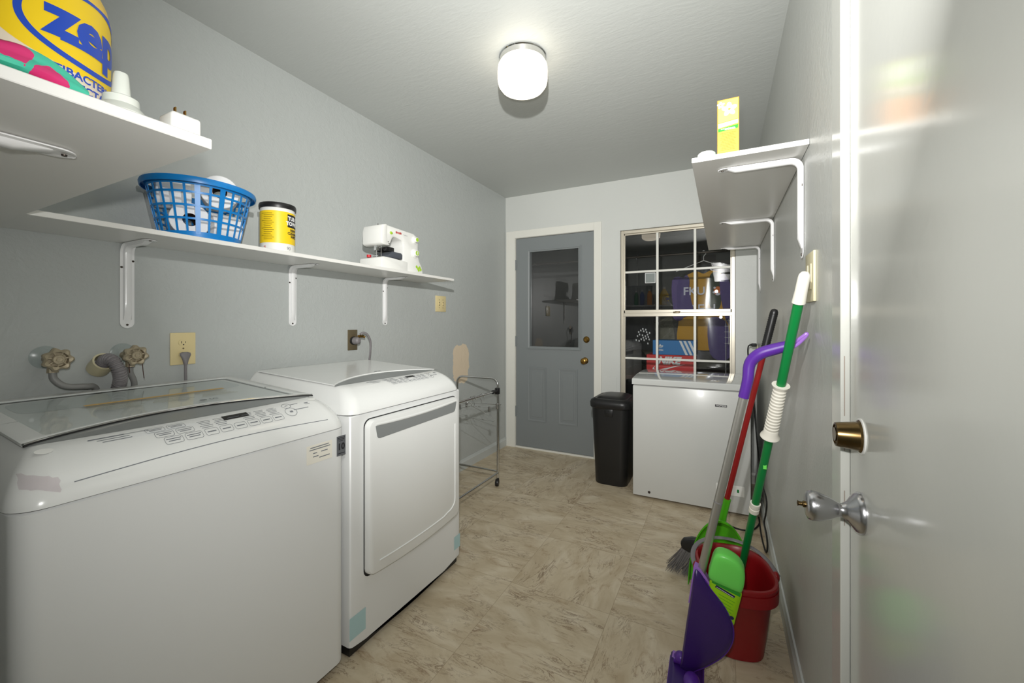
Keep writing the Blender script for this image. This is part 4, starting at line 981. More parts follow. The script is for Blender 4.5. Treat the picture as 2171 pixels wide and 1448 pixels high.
# sewing machine: arm along y, face towards +x
sm = thing('sewing_machine', 'white and lime sewing machine at the far end of the long shelf', 'sewing machine', (0.16, 1.78, ZS))
def yz(pts): return [Vector((0, y, z+ZS)) for y, z in pts]
xf_, xb_ = 0.262, 0.120
base = [(1.655, 0.002), (1.655, 0.060), (1.675, 0.066), (1.74, 0.066), (1.80, 0.062), (1.865, 0.060), (1.865, 0.002)]
mb = MB(); mb.prism([Vector((0.095, p.y, p.z)) for p in yz(base)], (xf_-0.095, 0, 0), bev=0.008); mb.build('free_arm', M['plastic_w'], sm)
mb = MB(); pil = [(1.830, 0.002), (1.830, 0.150), (1.824, 0.168), (1.812, 0.176), (1.762, 0.186), (1.745, 0.180), (1.722, 0.132), (1.664, 0.126), (1.654, 0.190), (1.656, 0.222), (1.672, 0.238), (1.71, 0.244), (1.80, 0.240), (1.92, 0.236), (1.952, 0.222), (1.962, 0.190), (1.962, 0.110), (1.975, 0.075), (1.998, 0.045), (2.010, 0.002)]
mb.prism([Vector((xb_, p.y, p.z)) for p in yz(pil)], (xf_-0.004-xb_, 0, 0), bev=0.010); mb.build('arm', M['plastic_w'], sm)
mb = MB(); mb.prism([Vector((xb_+0.005, p.y, p.z)) for p in yz([(1.648, 0.136), (1.648, 0.205), (1.656, 0.236), (1.688, 0.246), (1.695, 0.236), (1.695, 0.128), (1.662, 0.128)])], (xf_-xb_, 0, 0), bev=0.006); mb.build('face_plate', M['plastic_w'], sm)
for z, r_ in ((0.198, 0.022), (0.118, 0.027)):
    mb = MB(); mb.lathe([(r_, 0), (r_, 0.004), (r_*0.72, 0.006), (r_*0.66, 0.022), (0, 0.023)], (xf_-0.004, 1.925, ZS+z), (1, 0, 0), 28); dl = mb.build('dial', M['plastic_w'], sm)
    mb = MB(); mb.lathe([(r_*0.52, 0), (r_*0.52, 0.001), (0, 0.0012)], (xf_+0.0185, 1.925, ZS+z), (1, 0, 0), 24); mb.build('dial_cap', M['lime'], dl)
mb = text_mb('S', 0.022, 0.0008).map(plane_map((xf_+0.0202, 1.925, ZS+0.118), (0, 1, 0), (0, 0, 1), 0)); mb.build('dial_letter', M['white_ink'], dl, smooth=0)
mb = text_mb('SINGER', 0.0145, 0.0009).map(plane_map((xf_-0.0035, 1.790, ZS+0.214), (0, 1, 0), (0, 0, 1), 0)); mb.build('maker_lettering', M['red_ink'], sm, smooth=0)
mb = text_mb('Tradition', 0.0095, 0.0).map(plane_map((xf_-0.0035, 1.847, ZS+0.211), (0, 1, 0), (0, 0, 1), 0)); mb.build('model_lettering', M['ink'], sm, smooth=0)
for y, z, a, b in ((1.732, 0.204, 0.013, 0.009), (1.718, 0.240, 0.010, 0.004), (1.800, 0.243, 0.016, 0.005)):
    mb = MB(); mb.sphere((xf_-0.006 if z < 0.22 else 0.22, y, ZS+z), (0.006, a, b)); mb.build('lime_detail', M['lime'], sm)
mb = MB()
for y, z in ((1.945, 0.040), (1.958, 0.030), (1.972, 0.038), (1.964, 0.022), (1.982, 0.026)):
    mb.lathe([(0.009, 0), (0, 0.0006)], (xf_-0.0034, y, ZS+z), (1, 0, 0), 12)
mb.build('lime_flowers', M['lime'], sm)
mb = MB(); mb.cyl((0.205, 1.675, ZS+0.066), (0.205, 1.675, ZS+0.135), 0.0035); mb.box((0.195, 1.663, ZS+0.100), (0.222, 1.685, ZS+0.130), 0.003); mb.box((0.190, 1.665, ZS+0.068), (0.225, 1.688, ZS+0.073)); mb.cyl((0.222, 1.692, ZS+0.068), (0.222, 1.692, ZS+0.128), 0.002)
mb.build('needle_bar', M['chrome'], sm)
for y in (1.70, 1.87):
    mb = MB(); mb.cyl((0.19, y, ZS+0.235), (0.19, y, ZS+0.256), 0.0022, n=8); mb.build('thread_pin', M['screw'], sm)
for y, z in ((1.670, 0.195), (1.662, 0.150), (1.706, 0.150), (1.712, 0.142)):
    mb = MB(); mb.cyl((xf_-0.005, y, ZS+z), (xf_+0.0015, y, ZS+z), 0.002, n=8); mb.build('screw', M['screw'], sm)
# foot pedal tucked on the free arm
fp = thing('foot_pedal', 'dark grey foot pedal with coiled cord tucked on the sewing machine', 'foot pedal', (0.19, 1.75, ZS+0.068))
mb = MB(); mb.prism([Vector((0.135, y, ZS+z)) for y, z in ((1.712, 0.067), (1.715, 0.082), (1.745, 0.103), (1.815, 0.103), (1.826, 0.094), (1.824, 0.067))], (0.122, 0, 0), bev=0.005); mb.build('pedal_case', mat('slate_plastic', S(76, 80, 88), 0.4), fp)
mb = MB()
for k in range(4):
    zz = ZS+0.120+0.006*k
    mb.tube([(0.235-0.01*k, 1.700+0.004*k, zz-0.018), (0.240, 1.715, zz-0.014), (0.235, 1.745, zz-0.012), (0.220, 1.790, zz-0.010), (0.190, 1.80, zz-0.010), (0.165, 1.76, zz-0.012), (0.165, 1.715, zz-0.014)], 0.0035, 8, sm=5)
mb.build('cord', M['black_rub'], fp)
mb = MB(); mb.lathe([(0.012, 0), (0.012, 0.014), (0, 0.015)], (0.150, 1.672, ZS+0.0665), n=20)
tag(mb.build('thread_spool', M['red']), 'small red spool on the sewing machine bed', 'spool')

# ------------------------------------------------------------------ things on the near shelf
ZN = 1.482+TH
zx, zy, zr = 1.060, 0.205, 0.074
zb = thing('disinfectant_bottle', 'large yellow disinfectant jug on the near shelf', 'bottle', (zx, zy, ZN))
mb = MB(); mb.lathe([(zr-0.008, 0.0), (zr-0.001, 0.006), (zr-0.001, 0.150), (zr-0.004, 0.168), (zr-0.014, 0.190), (zr-0.032, 0.222), (0.024, 0.245), (0.021, 0.262)], (zx, zy, ZN+0.0005), n=56); mb.build('jug', M['yellow_b'], zb)
mb = MB(); mb.lathe([(0.024, 0.262), (0.024, 0.292), (0.020, 0.296), (0, 0.296)], (zx, zy, ZN+0.0005), n=32); mb.build('cap', M['plastic_w'], zb)
pz = math.atan2(-zy, EYE.x-zx)+math.radians(45)
mb = flat_poly([(-0.20, 0.010), (0.10, 0.010), (0.10, 0.105), (-0.20, 0.105)]); wrap(mb, zx, zy, zr, pz, ZN, off=-0.0006); lb_ = mb.build('label', M['cream'], zb)
mb = flat_poly(ellipse(-0.006, 0.104, 0.098, 0.061, 64)); 
mb.map(lambda v: Vector((v.x, min(v.y, 0.152), 0))); wrap(mb, zx, zy, zr, pz, ZN, off=-0.0002); mb.build('yellow_field', M['yellow'], lb_)
mb = ring_mb(0.0, 0.104, 0.078, 0.052, 0.0075, 72); mb.map(lambda v: Vector((v.x, min(v.y, 0.153), 0))); wrap(mb, zx, zy, zr, pz, ZN, off=0.0002); mb.build('oval_logo', M['zepblue'], lb_)
mb = text_mb('zep', 0.072, 0.0030, sx=0.98); wrap(mb, zx, zy, zr, pz-0.02, ZN+0.106, 0.004, off=0.0006); mb.build('logo_lettering', M['zepblue'], lb_)
mb = flatbars([(0.0, 0.0825, 0.052, 0.0075)]); wrap(mb, zx, zy, zr, pz-0.16, ZN, 0.004, off=0.0006); mb.build('logo_underline', M['zepblue'], lb_)
for s_, z_, q_ in (('ANTIBACTERIAL', 0.036, 0.0145), ('DISINFECTANT', 0.021, 0.0145), ('WITH LEMON', 0.010, 0.0075)):
    mb = text_mb(s_, q_, 0.0004 if q_ > 0.01 else 0.0); wrap(mb, zx, zy, zr, pz-0.17, ZN+z_+0.005, 0.004, off=0.0002); mb.build('label_lettering', M['zepblue'], lb_)
# patterned cloth
def cloth_mat():
    m = bpy.data.materials.new('teal_floral_cloth'); m.use_nodes = True; nt = m.node_tree; L = nt.links.new; b = nt.nodes['Principled BSDF']; b.inputs['Roughness'].default_value = 0.55
    tc = nt.nodes.new('ShaderNodeTexCoord'); v = nt.nodes.new('ShaderNodeTexVoronoi'); v.inputs['Scale'].default_value = 26
    n = nt.nodes.new('ShaderNodeTexNoise'); n.inputs['Scale'].default_value = 40; mx = nt.nodes.new('ShaderNodeMixRGB'); mx.blend_type = 'LINEAR_LIGHT'; mx.inputs[0].default_value = 0.012
    L(tc.outputs['Object'], n.inputs['Vector']); L(tc.outputs['Object'], mx.inputs[1]); L(n.outputs['Color'], mx.inputs[2]); L(mx.outputs[0], v.inputs['Vector'])
    lt = nt.nodes.new('ShaderNodeMath'); lt.operation = 'LESS_THAN'; lt.inputs[1].default_value = 0.40; L(v.outputs['Distance'], lt.inputs[0])
    c = nt.nodes.new('ShaderNodeMix'); c.data_type = 'RGBA'; c.inputs['A'].default_value = S(70, 190, 160); c.inputs['B'].default_value = S(214, 50, 116); L(lt.outputs[0], c.inputs['Factor']); L(c.outputs['Result'], b.inputs['Base Color'])
    return m
mb = MB(); R = []
for i in range(41):
    t = i/40; y = -0.02+0.245*t; h = 0.036*(1-0.72*max(0, (t-0.72)/0.28)**1.5)+0.006*math.sin(9*t)
    wd_ = 0.024*(1-0.45*max(0, (t-0.75)/0.25))
    row = []
    for k in range(28):
        a = 2*PI*k/28; f = 1+0.13*math.sin(3*a+5*t)+0.08*math.sin(5*a-11*t)
        zz = 0.5*h*(1+math.sin(a)*f*0.95)
        row.append(Vector((1.156+wd_*math.cos(a)*f, y, ZN+0.001+max(0.0, zz))))
    R.append(row)
mb.rings(R); tag(mb.build('folded_cloth', cloth_mat()), 'teal cloth with pink flowers crumpled before the yellow jug', 'cloth')
# squeeze nozzle
mb = MB(); mb.lathe([(0.030, 0), (0.030, 0.002), (0.024, 0.010), (0.020, 0.014), (0.0195, 0.024), (0.016, 0.026), (0.0105, 0.028), (0.0085, 0.056), (0.0075, 0.060), (0.004, 0.062), (0, 0.062)], (1.148, 0.264, ZN+0.0005), n=32)
tag(mb.build('squeeze_nozzle', M['milky']), 'small milky plastic nozzle cap on the near shelf beside the jug', 'nozzle')
ad = thing('power_adapter', 'white power adapter lying with its two prongs up on the near shelf', 'power adapter', (1.155, 0.335, ZN))
mb = MB(); mb.box((1.135, 0.312, ZN+0.0005), (1.176, 0.352, ZN+0.027), 0.005, 3); mb.build('adapter_body', M['plastic_w'], ad)
for yy in (0.325, 0.338):
    mb = MB(); mb.box((1.152, yy-0.0008, ZN+0.026), (1.158, yy+0.0008, ZN+0.040)); mb.build('prong', M['brass'], ad)
# bottles further along the near shelf, mirrored in the window panes
def bottle(x, y, r, h, m, cap, label):
    b = thing('cleaner_bottle', label, 'bottle', (x, y, ZN))
    mb = MB(); mb.lathe([(r-0.004, 0), (r, 0.005), (r, h*0.62), (r*0.8, h*0.74), (0.014, h*0.86), (0.014, h*0.9)], (x, y, ZN+0.0005), n=28); mb.build('bottle_body', m, b)
    mb = MB(); mb.lathe([(0.017, h*0.88), (0.017, h*0.99), (0, h)], (x, y, ZN+0.0005), n=20); mb.build('cap', cap, b)
bottle(0.835, 0.22, 0.040, 0.27, M['boxorange'], M['plastic_w'], 'orange cleaner bottle further along the near shelf')
bottle(0.72, 0.22, 0.036, 0.26, M['blue_b'], M['plastic_w'], 'blue cleaner bottle further along the near shelf')
bottle(0.62, 0.20, 0.036, 0.25, M['teal_glass'], M['plastic_w'], 'green cleaner bottle further along the near shelf')

# things high on the near wall, seen only as reflections
vt = thing('air_vent', 'louvred air vent high on the near wall', 'air vent', (1.67, NEAR, 2.17))
mb = MB(); mb.box((1.53, NEAR, 2.17), (1.81, NEAR+0.008, 2.31), 0.002); mb.build('vent_frame', M['oldplate'], vt)
for k in range(16):
    mb = MB(); mb.box((1.545+0.0165*k, NEAR+0.008, 2.185), (1.551+0.0165*k, NEAR+0.012, 2.295)); mb.build('louvre', M['dark'], vt, smooth=0)

# ------------------------------------------------------------------ right shelf
ZR = 1.730+TH
bx = thing('cleaner_box', 'tall orange and green carton with a white flower on the right shelf', 'carton', (1.921, 1.50, ZR))
mb = MB(); mb.box((1.890, 1.471, ZR+0.0005), (1.951, 1.545, ZR+0.172), 0.0008, 1); mb.build('carton', M['boxorange'], bx, smooth=0.3)
FY = 1.4702
def fxz(mb, n=0.0): return mb.map(lambda v: Vector((v.x, FY-n, ZR+v.y)))
fxz(flat_poly([(1.8925, 0.098), (1.9485, 0.104), (1.9485, 0.169), (1.8925, 0.169)])).build('lime_field', M['boxlime'], bx, smooth=0)
fxz(flat_poly([(1.8925, 0.070), (1.9485, 0.074), (1.9485, 0.086), (1.8925, 0.080)]), 0.0001).build('green_band', M['label_dg'], bx, smooth=0)
fxz(flat_poly([(1.8925, 0.082), (1.9485, 0.090), (1.9485, 0.102), (1.8925, 0.096)]), 0.0001).build('peach_band', M['cream'], bx, smooth=0)
for cx2, cz2, s_ in ((1.924, 0.138, 1.0), (1.900, 0.155, 0.5)):
    mb = MB()
    for k in range(5):
        a = 2*PI*k/5+0.35; mb.poly([(cx2+s_*(0.012*math.cos(a)+0.0105*math.cos(b)*math.cos(a)-0.007*math.sin(b)*math.sin(a)), FY-0.0003-0.00002*k, ZR+cz2+s_*(0.012*math.sin(a)+0.0105*math.cos(b)*math.sin(a)+0.007*math.sin(b)*math.cos(a))) for b in [2*PI*j/16 for j in range(16)]])
    fl = mb.build('flower_print', M['petal'], bx, smooth=0)
    fxz(flat_poly(ellipse(cx2, cz2, 0.004*s_, 0.003*s_, 16)), 0.0006).build('flower_centre', M['yellow'], fl, smooth=0)
its = [(1.920, 0.078, 0.040, 0.0022), (1.926, 0.0745, 0.030, 0.0018), (1.920, 0.093, 0.045, 0.003)]
fxz(flatbars(its), 0.0003).build('white_print', M['white_ink'], bx, smooth=0)
its = [(1.920, 0.064-0.0048*k, 0.046-0.004*((k*3) % 4), 0.0012) for k in range(12)]
fxz(flatbars(its), 0.0001).build('small_print', mat('brown_orange_ink', S(214, 120, 30), 0.6), bx, smooth=0)
mb = MB(); mb.poly([(1.8898, 1.473, ZR+0.002), (1.8898, 1.543, ZR+0.002), (1.8898, 1.543, ZR+0.10), (1.8898, 1.473, ZR+0.075)]); mb.build('side_print', M['label_dg'], bx, smooth=0)
mb = MB(); mb.lathe([(0.028, 0), (0.029, 0.003), (0.0275, 0.016), (0.024, 0.020), (0, 0.021)], (1.858, 1.500, ZR+0.0005), n=32)
tag(mb.build('plastic_cap', M['milky']), 'small round white cap beside the orange carton on the right shelf', 'cap')

# ------------------------------------------------------------------ right wall fittings
sp = thing('light_switch', 'ivory light switch plate on the right wall, white string tied to it', 'light switch', (W, 1.422, 1.262))
mb = MB(); mb.box((W-0.007, 1.372, 1.266), (W, 1.490, 1.406), 0.002); mb.build('cover_plate', M['ivory_d'], sp)
for yy in (1.408, 1.455):
    mb = MB(); mb.box((W-0.0095, yy-0.014, 1.300), (W-0.007, yy+0.014, 1.372), 0.001); mb.build('rocker', M['ivory_d'], sp)
mb = MB(); mb.tube([(W-0.012, 1.47, 1.352), (W-0.018, 1.44, 1.350), (W-0.024, 1.40, 1.347), (2.103, 1.345, 1.338)], 0.0018, 6, sm=4); mb.build('string', M['cream'], sp)
ro = thing('wall_outlet', 'almond outlet on the right wall beside the window corner', 'wall outlet', (W, 3.50, 0.93))
mb = MB(); mb.box((W-0.006, 3.455, 0.930), (W, 3.530, 1.045), 0.002); mb.build('cover_plate', M['ivory_d'], ro)

# ------------------------------------------------------------------ chest freezer
fz = thing('chest_freezer', 'white chest freezer standing under the window', 'freezer', (1.705, 3.2, 0))
fx0, fx1, fy0_, fy1_ = 1.350, 2.060, 2.920, 3.500
mb = MB(); mb.tube([(2.088, 3.46, 1.047), (2.072, 3.455, 1.035), (2.068, 3.42, 0.98), (2.078, 3.30, 0.85), (2.092, 3.15, 0.62), (2.104, 3.02, 0.40), (2.112, 2.80, 0.27), (2.114, 2.62, 0.262), (2.1145, 2.57, 0.235), (2.112, 2.60, 0.17), (2.110, 2.66, 0.10), (2.112, 2.55, 0.085), (2.112, 2.50, 0.045), (2.106, 2.52, 0.008), (2.10, 2.70, 0.005), (2.104, 2.95, 0.005), (2.100, 2.86, 0.005), (2.06, 2.76, 0.005), (2.0, 2.73, 0.005), (1.93, 2.76, 0.005)], 0.0042, 8, sm=6); pc = mb.build('power_cord', M['black_rub'], fz)
mb = MB(); mb.box((2.092, 3.440, 1.036), (2.125, 3.480, 1.058), 0.004); mb.box((2.080, 3.452, 1.040), (2.096, 3.468, 1.054), 0.003); mb.build('plug', M['black_rub'], pc)
mb = MB(); mb.box((fx0, fy0_, 0.018), (fx1, fy1_, 0.775), 0.005, 2); mb.build('body', M['freezer'], fz)
mb = MB(); mb.box((fx0+0.004, fy0_+0.006, 0.774), (fx1-0.004, fy1_-0.004, 0.784)); mb.build('gasket', mat('grey_gasket', S(150, 150, 148), 0.6), fz, smooth=0)
mb = MB(); R = []
pro = [(fy0_-0.006, 0.784), (fy0_-0.007, 0.790), (fy0_-0.007, 0.816), (fy0_-0.002, 0.8235), (fy0_+0.02, 0.828), (fy0_+0.14, 0.836), (fy0_+0.30, 0.840), (fy0_+0.45, 0.838), (fy1_-0.01, 0.832), (fy1_, 0.826), (fy1_, 0.784)]
for x, ins in ((fx0-0.005, 0.004), (fx0-0.002, 0.001), (fx0+0.003, 0), (fx1-0.003, 0), (fx1+0.002, 0.001), (fx1+0.005, 0.004)):
    R.append([Vector((x, y, z-ins if z > 0.8 else z)) for y, z in pro])
mb.rings(R); fl = mb.build('lid', mat('glossy_freezer_lid', S(208, 210, 208), 0.07, coat=0.6), fz, smooth=0.5)
mb = MB(); mb.box((1.862, fy0_-0.0014, 0.674), (1.930, fy0_-0.0002, 0.688)); nb = mb.build('name_badge', M['ink_d'], fz, smooth=0)
mb = text_mb('THOMSON', 0.0125, 0.0002, sx=0.98).map(plane_map((1.896, fy0_-0.0018, 0.681), (1, 0, 0), (0, 0, 1), 0)); mb.build('name_lettering', M['white_ink'], nb, smooth=0)
mb = MB(); mb.box((1.868, fy0_-0.002, 0.125), (2.026, fy0_-0.0002, 0.190), 0.0008, 1); cp = mb.build('control_panel', M['plastic_w'], fz)
mb = MB(); mb.box((1.985, fy0_-0.003, 0.148), (1.996, fy0_-0.0019, 0.168)); mb.build('power_light', M['greenpole'], cp)
mb = MB(); mb.lathe([(0.0085, 0), (0.0085, 0.003), (0.005, 0.004), (0.005, 0.001), (0, 0.001)], (1.459, fy0_, 0.052), (0, -1, 0), 18); mb.build('drain_plug', M['screw'], fz)
for x in (fx0+0.05, fx1-0.05):
    for y in (fy0_+0.06, fy1_-0.06):
        mb = MB(); mb.cyl((x, y, 0), (x, y, 0.02), 0.018); mb.build('foot', M['black_rub'], fz)

# ------------------------------------------------------------------ trash can
tc_ = thing('trash_can', 'slim black plastic trash can with a lid beside the freezer', 'trash can', (1.17, 3.17, 0))
mb = MB(); R = []
for z, x0, x1, y0, y1, r in ((0.0, 1.045, 1.275, 3.045, 3.33, 0.055), (0.010, 1.040, 1.280, 3.040, 3.335, 0.055), (0.30, 1.030, 1.292, 3.026, 3.345, 0.060), (0.585, 1.020, 1.302, 3.012, 3.355, 0.062), (0.592, 1.020, 1.302, 3.012, 3.355, 0.062)):
    R.append([Vector((x, y, z+0.0005)) for x, y in rrect(x0, y0, x1, y1, r, 8)])
mb.rings(R); mb.build('bin_body', M['dark'], tc_, smooth=0.7)
mb = MB(); R = []
for z, o_, r in ((0.572, 0.006, 0.066), (0.580, 0.013, 0.070), (0.612, 0.015, 0.072), (0.628, 0.008, 0.068), (0.640, -0.012, 0.060), (0.6425, -0.020, 0.055), (0.640, -0.030, 0.05), (0.652, -0.045, 0.045), (0.660, -0.080, 0.03)):
    R.append([Vector((x, y, z)) for x, y in rrect(1.020-o_, 3.012-o_, 1.302+o_, 3.355+o_, r, 8)])
mb.rings(R); mb.build('bin_lid', M['dark'], tc_, smooth=0.7)
mb = MB(); mb.box((1.130, 3.003, 0.520), (1.190, 3.013, 0.572), 0.003); mb.lathe([(0.005, 0), (0.004, 0.003), (0, 0.0035)], (1.160, 3.003, 0.560), (0, -1, 0), 12); mb.build('lid_catch', M['dark'], tc_)

# ------------------------------------------------------------------ garment rack
gk = thing('garment_rack', 'low chrome rolling garment rack between the dryer and the back door', 'garment rack', (0.24, 2.25, 0))
rx0, rx1, ry0, ry1 = 0.060, 0.425, 1.84, 2.655
rr_ = 0.0085
def endframe(y):
    mb = MB(); pts = [(rx1, y, 0.045), (rx1, y, 0.3), (rx1, y, 0.74)]
    for k in range(1, 7): a = PI/2*k/6; pts.append((rx1-0.055+0.055*math.cos(a), y, 0.740+0.055*math.sin(a)))
    for k in range(0, 7): a = PI/2+PI/2*k/6; pts.append((rx0+0.055+0.055*math.cos(a), y, 0.740+0.055*math.sin(a)))
    pts += [(rx0, y, 0.70), (rx0, y, 0.3), (rx0, y, 0.045)]
    mb.tube(pts, rr_, 14); return mb
for y in (ry0, ry1): endframe(y).build('end_frame', M['chrome'], gk)
for y in (ry0, ry1):
    mb = MB(); mb.tube([(rx0, y, 0.108), (rx1, y, 0.108)], rr_*0.85, 12); mb.build('crossbar', M['chrome'], gk)
mb = MB(); mb.tube([(rx1, ry0, 0.098), (rx1, ry1, 0.098)], rr_*0.9, 12); mb.build('bottom_rail', M['chrome'], gk)
mb = MB(); mb.tube([(rx1-0.003, ry0, 0.705), (rx1-0.003, ry1, 0.705)], rr_*0.9, 12); mb.build('hanging_rail', M['chrome'], gk)
for y in (ry0, ry1):
    mb = MB(); mb.box((rx1-0.017, y-0.020, 0.680), (rx1+0.013, y+0.012, 0.728), 0.005); mb.tube([(rx1-0.003, y-0.075, 0.705), (rx1-0.003, y-0.015, 0.705)], 0.0135, 14)
    mb.build('rail_clamp', M['dark'], gk)
for x in (rx0, rx1):
    for y in (ry0, ry1):
        mb = MB(); mb.lathe([(0.024, -0.012), (0.026, -0.009), (0.026, 0.009), (0.024, 0.012)], (x-0.004, y-0.004, 0.0265), (1, 0.3, 0), 24); mb.cyl((x, y, 0.030), (x, y, 0.062), 0.009, n=12); mb.build('caster', M['dark'], gk)
def hanger(x, y, z, yaw, kind, label):
    h = thing('clothes_hanger', label, 'clothes hanger', (x, y, z), 'hangers on the chrome rack')
    mb = MB()
    mb.tube([(0.010, 0, -0.012), (0.0125, 0, 0.004), (0.006, 0, 0.0145), (-0.006, 0, 0.0140), (-0.0125, 0, 0.002), (-0.010, 0, -0.020), (0, 0, -0.034), (0, 0, -0.048)], 0.0018, 8, sm=5)
    mb.build('hook', M['chrome'], h, loc=(0, 0, 0)).location = (0, 0, 0)
    mb = MB()
    if kind == 0: mb.tube([(0, 0, -0.046), (0.10, 0, -0.075), (0.19, 0, -0.115), (0.185, 0, -0.125), (-0.185, 0, -0.125), (-0.19, 0, -0.115), (-0.10, 0, -0.075), (0, 0, -0.046)], 0.0016, 6)
    else:
        mb.tube([(-0.14, 0, -0.055), (0.14, 0, -0.055)], 0.0018, 8)
    mb.build('hanger_wire', M['chrome'], h, loc=(0, 0, 0)).location = (0, 0, 0)
    if kind == 1:
        for xx in (-0.11, 0.11):
            mb = MB(); mb.box((xx-0.008, -0.004, -0.085), (xx+0.008, 0.004, -0.048), 0.002); mb.build('clip', M['chrome'], h, loc=(0, 0, 0)).location = (0, 0, 0)
    h.rotation_euler = (0, 0, yaw); return h
# the wire hook frame reaches over the wall side, clear of the rail ends
for i, (y, k, yw, lb) in enumerate(((2.335, 1, 0.10, 'chrome clip hanger whose bright hook shows nearest the dryer'), (2.30, 0, -0.12, 'thin wire hanger second on the chrome rack rail'), (2.43, 1, 0.25, 'chrome clip hanger farthest along the rack, clips toward the wall'))):
    hanger(rx1-0.003, y, 0.703, yw, k, lb)
mb = MB(); mb.tube([(0.020, 2.25, 0.09), (0.10, 2.27, 0.05), (0.17, 2.29, 0.012)], 0.006, 8, sm=4); gsl = mb
gt = thing('gas_line', 'short dark gas line end with a brass tip on the floor behind the rack', 'pipe', (0.1, 2.27, 0))
gsl.build('pipe_run', M['screw'], gt)
mb = MB(); mb.cyl((0.165, 2.289, 0.0125), (0.195, 2.297, 0.010), 0.009, n=8); mb.build('brass_tip', M['brass'], gt)

# ------------------------------------------------------------------ mop corner
def pole(p0, p1, r, m, name, parent, n=20):
    mb = MB(); mb.cyl(p0, p1, r, n=n); return mb.build(name, m, parent)
def lerp3(a, b, t): return Vector(a).lerp(Vector(b), t)
def at_z(a, b, z): a = Vector(a); b = Vector(b); return a.lerp(b, (z-a.z)/(b.z-a.z))
# bucket
bk2 = thing('mop_bucket', 'dark red oval bucket with a grey handle by the right wall', 'bucket', (1.955, 1.79, 0))
BC = Vector((1.944, 1.785, 0)); ang = 0.22
def bucket_ring(a_, b_, z, o=0.0, n=48, p=2.7):
    out = []
    for k in range(n):
        t = 2*PI*k/n; c = math.cos(t); s_ = math.sin(t)
        x = (a_+o)*math.copysign(abs(c)**(2/p), c); y = (b_+o)*math.copysign(abs(s_)**(2/p), s_)
        out.append(BC+Vector((x*math.cos(ang)-y*math.sin(ang), x*math.sin(ang)+y*math.cos(ang), z)))
    return out
mb = MB()
mb.rings([bucket_ring(0.085, 0.110, 0.001), bucket_ring(0.090, 0.115, 0.004), bucket_ring(0.093, 0.118, 0.030), bucket_ring(0.118, 0.148, 0.255), bucket_ring(0.121, 0.151, 0.258), bucket_ring(0.131, 0.161, 0.256), bucket_ring(0.131, 0.161, 0.262), bucket_ring(0.133, 0.163, 0.276), bucket_ring(0.130, 0.160, 0.281), bucket_ring(0.122, 0.152, 0.281), bucket_ring(0.117, 0.147, 0.275), bucket_ring(0.114, 0.144, 0.250), bucket_ring(0.090, 0.114, 0.030), bucket_ring(0.086, 0.108, 0.022)])
mb.build('bucket_body', M['bucket'], bk2, smooth=0.7)
R2 = Matrix.Rotation(ang, 3, 'Z')
mb = MB(); mb.rings([[Vector(bucket_ring(0.130, 0.160, 0.222)[k]) for k in range(48)], bucket_ring(0.133, 0.163, 0.222), bucket_ring(0.134, 0.164, 0.262), bucket_ring(0.132, 0.162, 0.262), bucket_ring(0.130, 0.160, 0.222)], False, False)
mb.build('rim_skirt', M['bucket'], bk2)
# pivots and grey bail lying on the back rim
pL = BC+R2@Vector((-0.137, -0.015, 0.268)); pR = BC+R2@Vector((0.137, -0.015, 0.268))
for p_ in (pL, pR):
    mb = MB(); mb.sphere(p_+Vector((0, 0, -0.004)), (0.012, 0.018, 0.020)); mb.build('handle_pivot', M['bucket'], bk2)
pts = []
for k in range(25):
    a = PI*k/24; pts.append(BC+R2@Vector((-0.143*math.cos(a), -0.015+0.180*math.sin(a)**0.75, 0.270+0.030*math.sin(a))))
mb = MB(); mb.tube(pts, [0.009]*25, 12, flat=0.45, up=(0, 0, 1)); mb.build('bail_handle', M['greyplast'], bk2)
for p_, q_ in ((pL, pts[3]), (pR, pts[-4])): pass
# sponge mop (green pole)
gt_, gb_ = (2.100, 1.325, 1.341), (1.9585, 1.908, 0.128)
gm = thing('sponge_mop', 'green-poled mop with white grips standing in the red bucket', 'mop', (1.95, 1.9, 0.03))
pole(at_z(gt_, gb_, 1.270), gb_, 0.0125, M['greenpole'], 'pole', gm)
d = (Vector(gb_)-Vector(gt_)).normalized()
mb = MB(); L1 = (at_z(gt_, gb_, 1.262)-Vector(gt_)).length
mb.lathe([(0.001, -0.002), (0.008, 0.0), (0.0125, 0.006), (0.0142, 0.016), (0.0148, L1*0.6), (0.0165, L1)], gt_, d, 24); mb.build('top_cap', M['whitegrip'], gm)
ga, gbb = at_z(gt_, gb_, 1.018), at_z(gt_, gb_, 0.838); L2 = (gbb-ga).length
prof = [(0.013, 0), (0.024, 0), (0.023, 0.004), (0.017, 0.014)]
nw = 14
for k in range(nw): s_ = 0.014+(L2-0.036)*(k+0.5)/nw; prof += [(0.0168+0.0022*(k/nw), s_-0.004), (0.0186+0.0024*(k/nw), s_)]
prof += [(0.0205, L2-0.016), (0.027, L2-0.004), (0.028, L2), (0.013, L2)]
mb = MB(); mb.lathe(prof, ga, d, 28); mb.build('sliding_grip', M['whitegrip'], gm)
ca, cb = at_z(gt_, gb_, 0.565), at_z(gt_, gb_, 0.525); L3 = (cb-ca).length
mb = MB(); mb.lathe([(0.013, 0), (0.0165, 0.001), (0.0165, L3*0.4), (0.0145, L3*0.45), (0.0145, L3*0.55), (0.0165, L3*0.6), (0.0165, L3), (0.013, L3)], ca, d, 24); mb.build('collar', M['whitegrip'], gm)
mb = MB(); mb.box((-0.003, -0.001, -0.012), (0.007, 0.0006, 0.012), 0); q = at_z(gt_, gb_, 0.73)
mb.map(lambda v: q+Vector((v.x, -0.0128+v.y, v.z))); mb.build('torn_sticker', M['bottle_g'], gm)
mb = MB(); mb.box((-0.070, -0.028, 0.030), (0.070, 0.028, 0.125), 0.008)
